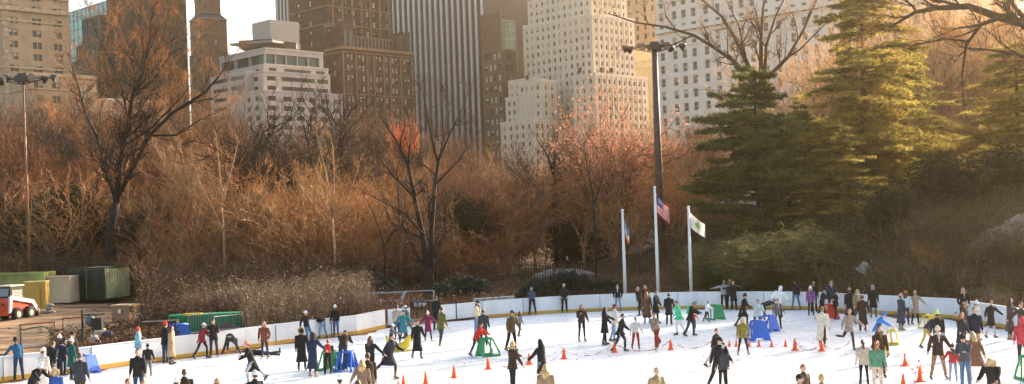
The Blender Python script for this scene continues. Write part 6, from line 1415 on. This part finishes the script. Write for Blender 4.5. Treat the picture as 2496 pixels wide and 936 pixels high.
# palettes
K_ = (.022, .020, .020); NV = (.022, .032, .06); JN = (.10, .16, .28); LJ = (.22, .30, .40); DJ = (.035, .055, .10); GY = (.13, .13, .14); DG = (.05, .052, .058); BRN = (.09, .05, .03); DB = (.05, .032, .024); CRM = (.68, .60, .50); TAN = (.42, .28, .17); OLV = (.14, .115, .04); MAR = (.20, .03, .045); TEAL = (.03, .17, .20); WH = (.78, .78, .78); RED = (.60, .04, .03)
PP = [
 (46, 925, 'man in blue jacket leaning back against the boards at far left', dict(mode='f', a=215, pose='armL', cc=(.03, .10, .19), pc=DJ, hat='beanie', hc=K_, mods=dict(side=-6))),
 (78, 872, 'skater in black with fluffy white hat bending at the bottom left', dict(a=60, pose='help', coat='parka', cc=K_, hat='pom', hc=WH, H=1.68)),
 (103, 850, 'person in long cream coat and cream hat near the left edge', dict(a=150, coat='long', cc=CRM, hat='beanie', hc=(.7, .6, .5), pose='stand')),
 (120, 828, 'tall man in black coat striding toward the boards at left', dict(a=160, coat='hip', cc=K_, pc=K_, hair='b', pose='stride', H=1.85)),
 (143, 814, 'woman in navy jacket with tall white pompom hat at the left boards', dict(a=150, cc=NV, hat='pom', hc=WH, H=1.66, extra='long')),
 (156, 824, 'child with charcoal beanie beside the white pompom hat', dict(a=120, cc=DG, hat='beanie', hc=DG, H=1.55)),
 (172, 826, 'woman in dark green coat and white beanie at left', dict(a=130, coat='parka', cc=(.015, .075, .07), pc=K_, legs='tights', hat='pom', hc=WH, H=1.66)),
 (182, 809, 'man in black with black cap against the left boards', dict(a=-60, cc=K_, hat='cap', hc=K_, H=1.85, pose='phone')),
 (136, 900, 'child in fur hood and blue patterned jacket at bottom left', dict(a=10, cc=(.04, .09, .30), hat='fur', hc=(.5, .35, .22), H=1.5)),
 (193, 862, 'man in grey padded jacket seen from behind at bottom left', dict(a=170, coat='hip', cc=DG, pc=BRN, hair='b', fat=1.12, H=1.78)),
 (334, 792, 'girl in light blue jacket and orange red hat at the boards', dict(a=110, coat='hip', cc=(.20, .42, .50), pc=JN, hat='beanie', hc=(.65, .10, .05), scarf=(.7, .6, .5), H=1.66)),
 (335, 852, 'man in black puffer jacket walking straight towards us at left', dict(a=5, coat='hip', cc=K_, pc=DJ, hair='b', fat=1.1, H=1.76)),
 (362, 919, 'boy in black jacket and grey trousers behind the black puffer man', dict(mode='f', a=190, cc=K_, pc=GY, hat='beanie', hc=K_, H=1.32, pose='glide')),
 (401, 786, 'man in black coat and jeans with red beanie at the boards', dict(a=150, coat='hip', cc=K_, pc=DJ, hat='beanie', hc=RED, H=1.82, fat=1.08)),
 (415, 795, 'woman in long camel coat beside the red beanie man', dict(a=100, coat='long', cc=TAN, pc=K_, legs='tights', extra='long', scarf=CRM, H=1.68)),
 (490, 785, 'skater in maroon coat with white headband by the boards', dict(a=75, coat='hip', cc=MAR, pc=K_, legs='tights', hat='cap', hc=WH, H=1.66, pose='skate')),
 (519, 778, 'man in black looking at his hands against the boards', dict(a=15, coat='hip', cc=K_, pc=DG, hair='k', pose='phone', H=1.76, mods=dict(phone=1))),
 (562, 866, 'person in charcoal folded over touching the ice with legs apart', dict(mode='f', a=180, pose='fold', coat='jacket', cc=DG, pc=DG, H=1.72, mods=dict(legL=(16, 24, 2), legR=(12, 24, 2)))),
 (643, 784, 'ginger haired woman in rust brown coat standing at the boards', dict(a=-15, coat='hip', cc=(.16, .055, .03), pc=NV, legs='tights', hair='g', extra='long', hat='furdown', pose='pocket', H=1.68)),
 (612, 828, 'skater in dark coat and pale trousers with red striped white hat', dict(a=-70, coat='parka', cc=K_, pc=(.5, .5, .52), hat='pom', hc=(.7, .25, .22), pose='stride', H=1.68)),
 (637, 868, 'person in dark clothes sprawled on the ice behind the striding skater', dict(mode='f', a=-95, pose='lie', cc=K_, pc=DG, H=1.7)),
 (746, 756, 'girl in white beanie and jeans leaning back on the boards', dict(a=60, cc=K_, pc=JN, hat='beanie', hc=WH, pose='board', H=1.66)),
 (790, 826, 'person in black bending to tie a skate between two white beanies', dict(mode='f', a=-100, cc=K_, pc=LJ, pose='bend', H=1.68)),
 (817, 744, 'slim girl in black top and blue jeans with white beanie standing', dict(a=-20, cc=K_, pc=JN, hat='beanie', hc=WH, extra='long', H=1.68)),
 (733, 800, 'woman in long black coat with fur hood, left of the navy parka', dict(a=20, coat='long', cc=K_, pc=K_, legs='tights', hat='fur', hc=K_, H=1.72)),
 (760, 812, 'woman in navy parka with fur hood seen from behind', dict(a=165, coat='long', cc=NV, pc=K_, legs='tights', hat='fur', hc=NV, H=1.72, pose='armR', sk=1)),
 (798, 827, 'child in black with bright red back panel', dict(a=180, cc=K_, pc=K_, hair='g', H=1.4, pose='push', mods=dict(back=RED, lean=12))),
 (838, 904, 'adult in dark brown jacket and jeans stooping over the blue aid', dict(mode='f', a=175, cc=DB, pc=DJ, hair='k', pose='push', H=1.8, mods=dict(lean=42, hl=55))),
 (901, 820, 'woman in black jacket holding hands with the navy puffer skater', dict(a=150, cc=K_, pc=K_, hair='b', pose='armR', H=1.68, extra='long')),
 (946, 809, 'skater in dark navy puffer coat gliding on one leg', dict(a=60, coat='parka', cc=(.03, .03, .045), pc=K_, hair='k', pose='stride', H=1.78, fat=1.12, legs='tights', sk=1)),
 (881, 877, 'blonde woman in taupe coat with fur hood reaching left', dict(a=175, coat='parka', cc=(.22, .15, .095), hair='y', hat='furdown', extra='long', pose='armL', H=1.68)),
 (896, 861, 'brown haired bearded man in dark brown jacket at bottom centre left', dict(a=200, coat='hip', cc=DB, pc=TAN, hair='b', extra='beard', H=1.8)),
 (828, 917, 'white beanie just showing at the bottom beside the taupe coat', dict(a=180, hat='beanie', hc=WH, cc=DB)),
 (870, 928, 'dark haired head at the bottom edge below the taupe coat', dict(a=150, cc=K_, hair='b', H=1.7)),
 (449, 901, 'brown haired skater in dark coat cut by the bottom edge at left', dict(a=200, cc=DB, hair='b', H=1.72, coat='hip')),
 (428, 924, 'white hat at the bottom edge beside the brown haired skater', dict(a=150, cc=GY, hat='beanie', hc=WH, H=1.7)),
 (527, 926, 'tan hat barely showing at the bottom edge left of centre', dict(a=150, cc=TAN, hat='beanie', hc=TAN, H=1.7)),
 (622, 906, 'skater with pale grey hat cut by the bottom edge left of centre', dict(a=220, cc=K_, hat='beanie', hc=(.62, .6, .58), H=1.7)),
 (303, 918, 'ginger brown head leaning at the bottom edge beside the black puffer man', dict(a=60, cc=K_, hair='g', H=1.7, pose='skate')),
 (350, 928, 'red brown hair top at the bottom edge under the black puffer man', dict(a=10, cc=BRN, hair='g', H=1.7)),
 (966, 744, 'man in beige jacket beside the teal coat', dict(a=160, cc=(.42, .33, .26), pc=DJ, hair='k', H=1.76)),
 (982, 756, 'child in teal coat and teal hat with arms out', dict(a=20, coat='parka', cc=TEAL, pc=K_, legs='tights', hat='beanie', hc=TEAL, pose='arms', H=1.62, fat=1.1)),
 (994, 742, 'dark jacketed skater with white sleeves behind the teal coat', dict(a=-100, cc=(.06, .07, .09), pc=GY, hat='cap', hc=WH, pose='skate', H=1.72)),
 (1042, 759, 'child in burgundy coat and striped hat holding a hand', dict(a=10, coat='parka', cc=(.16, .02, .07), pc=K_, legs='tights', hat='pom', hc=(.7, .5, .5), pose='arms', H=1.45)),
 (1015, 780, 'thin dark skater left of the burgundy child', dict(a=30, coat='long', cc=K_, pc=GY, hair='b', pose='glide', H=1.66)),
 (1061, 722, 'tall man in black coat behind the olive jacket', dict(a=150, coat='parka', cc=K_, pc=K_, hair='b', H=1.86)),
 (1073, 749, 'man in olive jacket and dark jeans skating beside the burgundy child', dict(a=130, coat='hip', cc=OLV, pc=DG, hair='b', H=1.84, pose='glide', sk=1)),
 (952, 789, 'small boy in grey with white hat holding the yellow seal', dict(a=90, cc=GY, pc=GY, hat='pom', hc=WH, H=1.25, pose='push', mods=dict(lean=10))),
 (1160, 733, 'man in beige jacket and jeans with black cap at the gate', dict(a=75, cc=(.60, .47, .32), pc=JN, hat='cap', hc=K_, pose='phone', H=1.76, scarf=K_)),
 (1177, 755, 'adult in grey brown coat right behind the red jacket', dict(a=170, coat='parka', cc=DG, pc=K_, hair='b', H=1.7)),
 (1163, 868, 'child in red jacket pushing the green aid', dict(mode='f', a=65, coat='hip', cc=RED, pc=(.03, .07, .07), hair='b', extra='pony', pose='push', H=1.5)),
 (1245, 757, 'man in olive brown coat behind the reaching woman', dict(a=40, coat='hip', cc=(.13, .08, .035), pc=K_, hair='b', H=1.8, pose='glide', hat='cap', hc=BRN)),
 (1247, 833, 'blonde woman in dark brown jacket reaching an arm to the right', dict(a=120, coat='hip', cc=DB, pc=K_, legs='tights', hair='y', hat='furdown', H=1.72, mods=dict(armR=(20, 10, 10), armL=(62, 12, 6)))),
 (1265, 758, 'small girl in grey pink behind the olive brown coat', dict(a=120, cc=(.22, .18, .2), pc=DG, hair='b', extra='long', H=1.26, pose='glide')),
 (1298, 762, 'person in denim blue jacket bent over the green aid at the boards', dict(mode='f', a=185, cc=(.06, .08, .13), pc=K_, hair='w', pose='push', H=1.72, mods=dict(lean=24))),
 (1374, 690, 'man in black standing at the boards facing us in the middle', dict(a=0, coat='hip', cc=K_, pc=K_, hair='w', pose='stand', H=1.8, mods=dict(armL=(15, 4, 30, 20), armR=(15, 4, 30, 20)))),
 (1416, 743, 'ginger haired woman in black with raised hand in the centre', dict(a=20, coat='jacket', cc=DB, pc=K_, legs='tights', hair='g', extra='long', pose='wave', H=1.72, sk=1)),
 (1472, 750, 'woman in black knee length coat reaching right', dict(a=85, coat='parka', cc=K_, pc=K_, legs='tights', hair='k', extra='long', pose='armR', H=1.7, mods=dict(armL=(55, 10, 10)))),
 (1494, 742, 'skater in cream jacket and blue jeans behind the black coat', dict(a=100, coat='hip', cc=CRM, pc=LJ, hair='b', pose='glide', H=1.72, hat='cap', hc=(.2, .04, .04))),
 (1510, 762, 'skater in dark clothes right of the cream jacket', dict(a=80, coat='hip', cc=K_, pc=DG, hair='b', pose='skate', H=1.68)),
 (1319, 827, 'girl with long dark hair in black coat reaching left over a cone', dict(a=-120, coat='parka', cc=K_, pc=(.5, .5, .5), hair='k', extra='long', H=1.72, mods=dict(armR=(58, 10, 6)), pose='armL')),
 (1328, 890, 'blonde head and tan fur hood cut by the bottom edge in the middle', dict(a=170, coat='hip', cc=(.30, .2, .12), hair='y', hat='furdown', extra='long', H=1.7)),
 (1505, 693, 'woman in black jacket and pale jeans at the boards by the left flagpole', dict(a=-10, cc=K_, pc=LJ, hair='k', extra='long', scarf=(.7, .6, .6), H=1.68, pose='pocket')),
 (1548, 772, 'child in white top and red trousers right of the dark skater', dict(a=10, cc=(.72, .66, .62), pc=(.42, .05, .03), hair='b', H=1.4, pose='glide')),
 (1559, 698, 'skater in black with cap passing the boards below the middle flagpole', dict(a=-60, cc=K_, pc=K_, hat='cap', hc=(.35, .33, .36), pose='skate', H=1.7)),
 (1571, 695, 'woman with auburn hair in dark coat below the middle flagpole', dict(a=0, coat='hip', cc=DB, pc=K_, hair='g', extra='long', H=1.72)),
 (1578, 790, 'person in long brown coat and light jeans under the flagpoles', dict(mode='f', a=170, coat='long', cc=(.12, .065, .035), pc=LJ, hair='g', extra='long', H=1.72)),
 (1597, 709, 'man in black coat glancing right below the tallest flagpole', dict(a=60, coat='parka', cc=K_, pc=K_, hair='b', H=1.76, pose='armR')),
 (1598, 757, 'skater in dark top with cream sleeve and dark red flared trousers', dict(a=-40, cc=(.30, .22, .16), pc=(.28, .04, .03), hair='k', legs='flare', pose='stride', H=1.68)),
 (1629, 715, 'slim skater in black left of the mint jacket', dict(a=160, coat='parka', cc=K_, pc=DG, hair='k', pose='glide', H=1.68)),
 (1654, 730, 'skater in mint green jacket and white trousers', dict(a=-80, coat='hip', cc=(.10, .62, .30), pc=WH, hair='b', pose='skate', H=1.7, fat=1.15)),
 (1681, 733, 'adult in black with grey beanie leaning to the red toddler', dict(a=70, coat='hip', cc=K_, pc=DG, hat='pom', hc=(.25, .2, .15), H=1.68, pose='help', mods=dict(lean=12, back=(.05, .45, .15)))),
 (1692, 801, 'toddler in red jacket between the mint jacket and the green aid', dict(mode='f', a=-20, cc=(.55, .04, .04), pc=DG, hair='y', hat='beanie', hc=(.5, .2, .15), H=.85, pose='arms')),
 (1593, 890, 'skater with light hair and tan scarf cut by the bottom edge', dict(a=30, cc=(.35, .25, .14), hair='y', H=1.66, pose='skate')),
 (1722, 733, 'small child in white jacket holding the green aid', dict(a=60, cc=WH, pc=K_, legs='tights', hair='b', H=1.12, pose='push', mods=dict(lean=8), sk=1)),
 (1763, 685, 'person in light grey hoodie, left of three friends hugging at the boards', dict(a=180, cc=(.28, .27, .27), pc=K_, hair='k', pose='hug', H=1.74)),
 (1777, 682, 'person in charcoal, middle of three friends hugging at the boards', dict(a=180, coat='hip', cc=DG, pc=K_, hair='b', pose='hug', H=1.78)),
 (1787, 686, 'person in black, right of three friends hugging at the boards', dict(a=190, coat='parka', cc=K_, pc=K_, hair='y', pose='hug', H=1.72)),
 (1809, 714, 'skater in black coat right of the three hugging friends', dict(a=70, coat='parka', cc=K_, pc=K_, legs='tights', hat='beanie', hc=K_, pose='skate', H=1.72)),
 (1895, 697, 'person in white jacket leaning to one side at the boards', dict(a=170, coat='hip', cc=WH, pc=DB, legs='tights', hat='hood', hc=WH, pose='arms', H=1.74, mods=dict(side=14, lean=16))),
 (1894, 727, 'skater in black and white patterned clothes under the white jacket', dict(a=10, coat='hip', cc=(.20, .16, .14), pc=DB, hair='b', pose='glide', H=1.5, scarf=CRM)),
 (1938, 682, 'man in black jacket and jeans standing wide at the boards', dict(a=195, coat='jacket', cc=K_, pc=(.12, .20, .27), hat='cap', hc=K_, pose='wide', H=1.78, mods=dict(turn=R_(0), armL=(30, 12, 50)))),
 (1975, 699, 'blonde girl in purple jacket and white hat', dict(a=-10, coat='hip', cc=(.22, .10, .24), pc=K_, legs='tights', hair='y', hat='pom', hc=WH, extra='long', H=1.6)),
 (1982, 688, 'person in black behind the purple jacket', dict(a=170, cc=K_, pc=K_, hair='g', H=1.72)),
 (2002, 702, 'skater in black pushing the red aid', dict(a=70, cc=K_, pc=K_, hat='cap', hc=K_, pose='push', H=1.7, mods=dict(lean=12))),
 (2025, 684, 'broad man in dark teal jacket at the boards', dict(a=0, coat='hip', cc=(.03, .05, .06), pc=DG, hair='b', H=1.84, fat=1.15, scarf=(.5, .4, .35))),
 (2036, 709, 'slim youth in black in front of the dark teal man', dict(a=80, coat='hip', cc=K_, pc=K_, legs='tights', hair='k', H=1.5)),
 (1812, 865, 'blonde girl in mustard green parka standing behind the small cones', dict(mode='f', a=5, coat='hip', cc=(.26, .20, .045), pc=K_, legs='tights', hair='y', extra='long', H=1.5, fat=1.15, pose='wide', sk=1)),
 (1739, 797, 'pink haired skater in dark clothes behind the black capped man', dict(a=60, cc=K_, pc=(.6, .5, .45), hair='g', H=1.5, pose='skate')),
 (1749, 818, 'man in black cap and black clothes skating with a child', dict(a=20, coat='jacket', cc=K_, pc=K_, hat='cap', hc=K_, H=1.78, pose='skate')),
 (1760, 842, 'child in grey beanie in front of the black capped man', dict(a=-20, coat='hip', cc=DG, pc=K_, hat='beanie', hc=(.35, .33, .31), H=1.45)),
 (1847, 808, 'child in pale mint jacket leaning on the big blue aid', dict(mode='f', a=5, coat='hip', cc=(.50, .60, .56), pc=GY, hair='b', pose='push', H=1.6, fat=1.15, mods=dict(lean=22))),
 (1862, 788, 'adult in dark jacket bent low behind the blue aids', dict(mode='f', a=110, cc=DG, pc=DG, hair='b', pose='bend', H=1.72)),
 (2001, 745, 'skater in long cream coat with brown hair', dict(a=150, coat='long', cc=(.72, .62, .50), pc=DB, hair='g', H=1.76, fat=1.1, pose='skate', sk=1)),
 (2068, 753, 'skater in grey top and black skirt with both arms spread', dict(a=20, coat='hip', cc=(.32, .24, .2), pc=DB, legs='tights', hair='g', pose='arms', H=1.7, mods=dict(legR=(-30, 10, 60)))),
 (1955, 888, 'thin raised figure behind the patterned cap at the bottom edge', dict(a=40, cc=BRN, hair='g', H=1.6)),
 (1945, 914, 'man with dark cap in striped jacket cut by the bottom edge', dict(a=60, cc=(.12, .10, .08), hat='cap', hc=K_, H=1.7)),
 (2000, 912, 'pale beige skater cut by the bottom edge right of the dark cap', dict(a=120, cc=(.5, .36, .22), hair='y', H=1.66)),
 (2070, 703, 'person in long black coat with tan hat, left of the trio at the boards', dict(a=160, coat='long', cc=K_, pc=K_, hat='beanie', hc=(.35, .25, .17), H=1.74, fat=1.1)),
 (2089, 706, 'woman with long blond hair and beige scarf in the trio', dict(a=10, coat='hip', cc=(.30, .2, .12), pc=(.04, .07, .07), legs='tights', hair='y', extra='long', scarf=CRM, H=1.72)),
 (2101, 720, 'person in long dark brown coat, right of the trio', dict(a=150, coat='long', cc=DB, pc=K_, hair='b', H=1.7, fat=1.1, pose='glide')),
 (2127, 696, 'grey haired person in black coat standing alone near the boards', dict(a=160, coat='parka', cc=K_, pc=GY, hair='w', hat='hood', hc=(.3, .28, .27), H=1.72)),
 (2136, 757, 'child in bright blue jacket and blue hat leaning forward', dict(a=80, coat='hip', cc=(.05, .22, .62), pc=NV, hat='pom', hc=(.05, .22, .62), pose='help', H=1.55, fat=1.1, mods=dict(lean=25))),
 (2150, 784, 'youth in white and yellow sliding with one leg stretched right', dict(a=-60, cc=(.5, .48, .4), pc=(.5, .38, .08), hat='beanie', hc=DG, pose='stride', H=1.5)),
 (2142, 796, 'woman in very long dark brown coat standing near the right cones', dict(a=5, coat='long', cc=(.06, .032, .02), pc=DB, hair='b', extra='long', scarf=(.2, .13, .06), H=1.74, fat=1.12)),
 (2103, 828, 'girl with dark ponytail in beige jacket seen from behind', dict(a=175, coat='hip', cc=(.48, .38, .30), pc=K_, legs='tights', hair='b', extra='pony', H=1.5)),
 (2136, 832, 'woman in green sweater and cream skirt with ponytail', dict(a=150, coat='jacket', cc=(.10, .24, .15), pc=(.62, .47, .38), hair='g', extra='pony', H=1.68)),
 (2194, 717, 'skater in long slate coat and pink hat pointing right', dict(a=110, coat='long', cc=(.05, .06, .08), pc=DB, legs='tights', hat='beanie', hc=(.6, .32, .34), H=1.7, mods=dict(armL=(50, 15, 10)), sk=1)),
 (2206, 710, 'girl in pale blue jacket and orange hat behind the slate coat', dict(a=150, cc=(.5, .62, .66), pc=DG, hat='beanie', hc=(.6, .18, .08), H=1.66, extra='long', pose='glide')),
 (2229, 708, 'woman in beige tweed coat with one arm out to the right', dict(a=10, coat='parka', cc=(.36, .28, .2), pc=K_, legs='tights', hair='y', H=1.66, pose='armL')),
 (2347, 702, 'blonde woman in black with pink scarf at the right boards', dict(a=0, coat='hip', cc=K_, pc=DB, hair='y', extra='long', scarf=(.6, .32, .25), H=1.74, pose='pocket')),
 (2349, 737, 'person in olive brown top below the pink scarf', dict(a=80, cc=(.08, .055, .03), pc=K_, hair='b', hat='cap', hc=(.4, .28, .16), H=1.7)),
 (2374, 750, 'broad man in navy jacket and tan trousers at right', dict(a=-15, coat='hip', cc=(.02, .024, .04), pc=TAN, hair='k', H=1.82, fat=1.15)),
 (2378, 735, 'person with white fluffy hat behind the navy jacket', dict(a=60, cc=(.5, .48, .46), hat='pom', hc=WH, H=1.66)),
 (2341, 762, 'ginger haired skater in shiny black coat at right', dict(a=30, coat='parka', cc=(.03, .03, .035), pc=(.1, .06, .03), legs='tights', hair='g', extra='long', H=1.72, pose='armR')),
 (2413, 732, 'girl in black dress coat with arms out by the right boards', dict(a=20, coat='parka', cc=K_, pc=(.5, .5, .52), hair='b', H=1.62, pose='arms')),
 (2460, 728, 'woman in charcoal cardigan with long hair and pink sash', dict(a=60, coat='long', cc=(.08, .055, .055), pc=DB, legs='tights', hair='b', extra='long', H=1.74, sk=1, mods=dict(armL=(50, 15, 10)))),
 (2488, 706, 'person in pink red hooded jacket at the right edge', dict(a=-30, coat='hip', cc=(.45, .05, .07), pc=DB, hat='hood', hc=(.5, .06, .08), H=1.76)),
 (2490, 738, 'person in dark olive coat cut by the right edge', dict(a=-60, coat='parka', cc=(.06, .05, .03), pc=DG, hair='b', H=1.74, pose='armR')),
 (2257, 758, 'boy in navy and yellow leaning over near the right boards', dict(a=60, cc=(.03, .04, .07), pc=(.5, .36, .1), hair='y', H=1.5, pose='help')),
 (2284, 760, 'person in black sweater with lime green hat', dict(a=170, coat='jacket', cc=K_, pc=LJ, hat='pom', hc=(.5, .65, .15), H=1.72)),
 (2284, 796, 'man in dark brown jacket, tan trousers and cream beanie holding a child', dict(a=0, coat='hip', cc=(.055, .035, .026), pc=(.30, .19, .11), hat='beanie', hc=(.62, .55, .45), pose='wide', H=1.76, fat=1.08, scarf=(.6, .55, .5), mods=dict(armL=(12, 30, 12), armR=(-8, 20, 30)))),
 (2321, 839, 'small boy in red and black jacket with black hat holding a hand', dict(a=-20, cc=(.45, .05, .05), pc=(.28, .33, .42), hat='pom', hc=DB, H=1.22, pose='armR', scarf=DB)),
 (2350, 816, 'man in grey jacket and jeans with black beanie in the right foreground', dict(a=-50, coat='jacket', cc=(.07, .075, .085), pc=(.10, .17, .27), hat='beanie', hc=K_, pose='phone', H=1.74)),
 (2376, 804, 'woman with brown fur coat kicking a pink leg behind', dict(a=190, coat='parka', cc=(.22, .10, .06), pc=(.5, .25, .24), legs='tights', hair='y', extra='long', H=1.68, pose='stride', sk=1)),
 (2420, 858, 'blonde woman in long black coat bending down at bottom right', dict(a=-35, coat='long', cc=K_, pc=MAR, hair='y', extra='long', hat='furdown', pose='help', H=1.76, mods=dict(lean=28))),
 (2388, 918, 'dark clothed child at the bottom edge under the bending woman', dict(a=40, cc=K_, hair='b', H=1.3, pose='help')),
]
for (u, v, lb, kw) in PP: person(u, v, lb, **kw)
q = P(1380, 612, 112); q.z = hz(q.x, q.y)
person(0, 0, 'person in black with white scarf walking the park path behind the fence', mode='free', g=V((q.x, q.y, hz(q.x, q.y)+.15)), a=40, coat='hip', cc=K_, pc=K_, hair='w', scarf=WH, pose='glide')
# ------------------------------------------------------------------ haze volume added in place of the lens glare's golden veil
HB = MB(); HB.box((0, 340, 97), (1900, 800, 198)); 
hm = bpy.data.materials.new('glare_haze'); hm.use_nodes = True; nt = hm.node_tree; nt.nodes.remove(nt.nodes['Principled BSDF'])
pv_ = nt.nodes.new('ShaderNodeVolumePrincipled'); pv_.inputs['Density'].default_value = .00030; pv_.inputs['Anisotropy'].default_value = .86
pv_.inputs['Color'].default_value = (1, .80, .52, 1); nt.links.new(pv_.outputs[0], nt.nodes['Material Output'].inputs['Volume'])
hz_o = tag(HB.build('haze', hm), kind='stuff')
sc.cycles.volume_bounces = 0
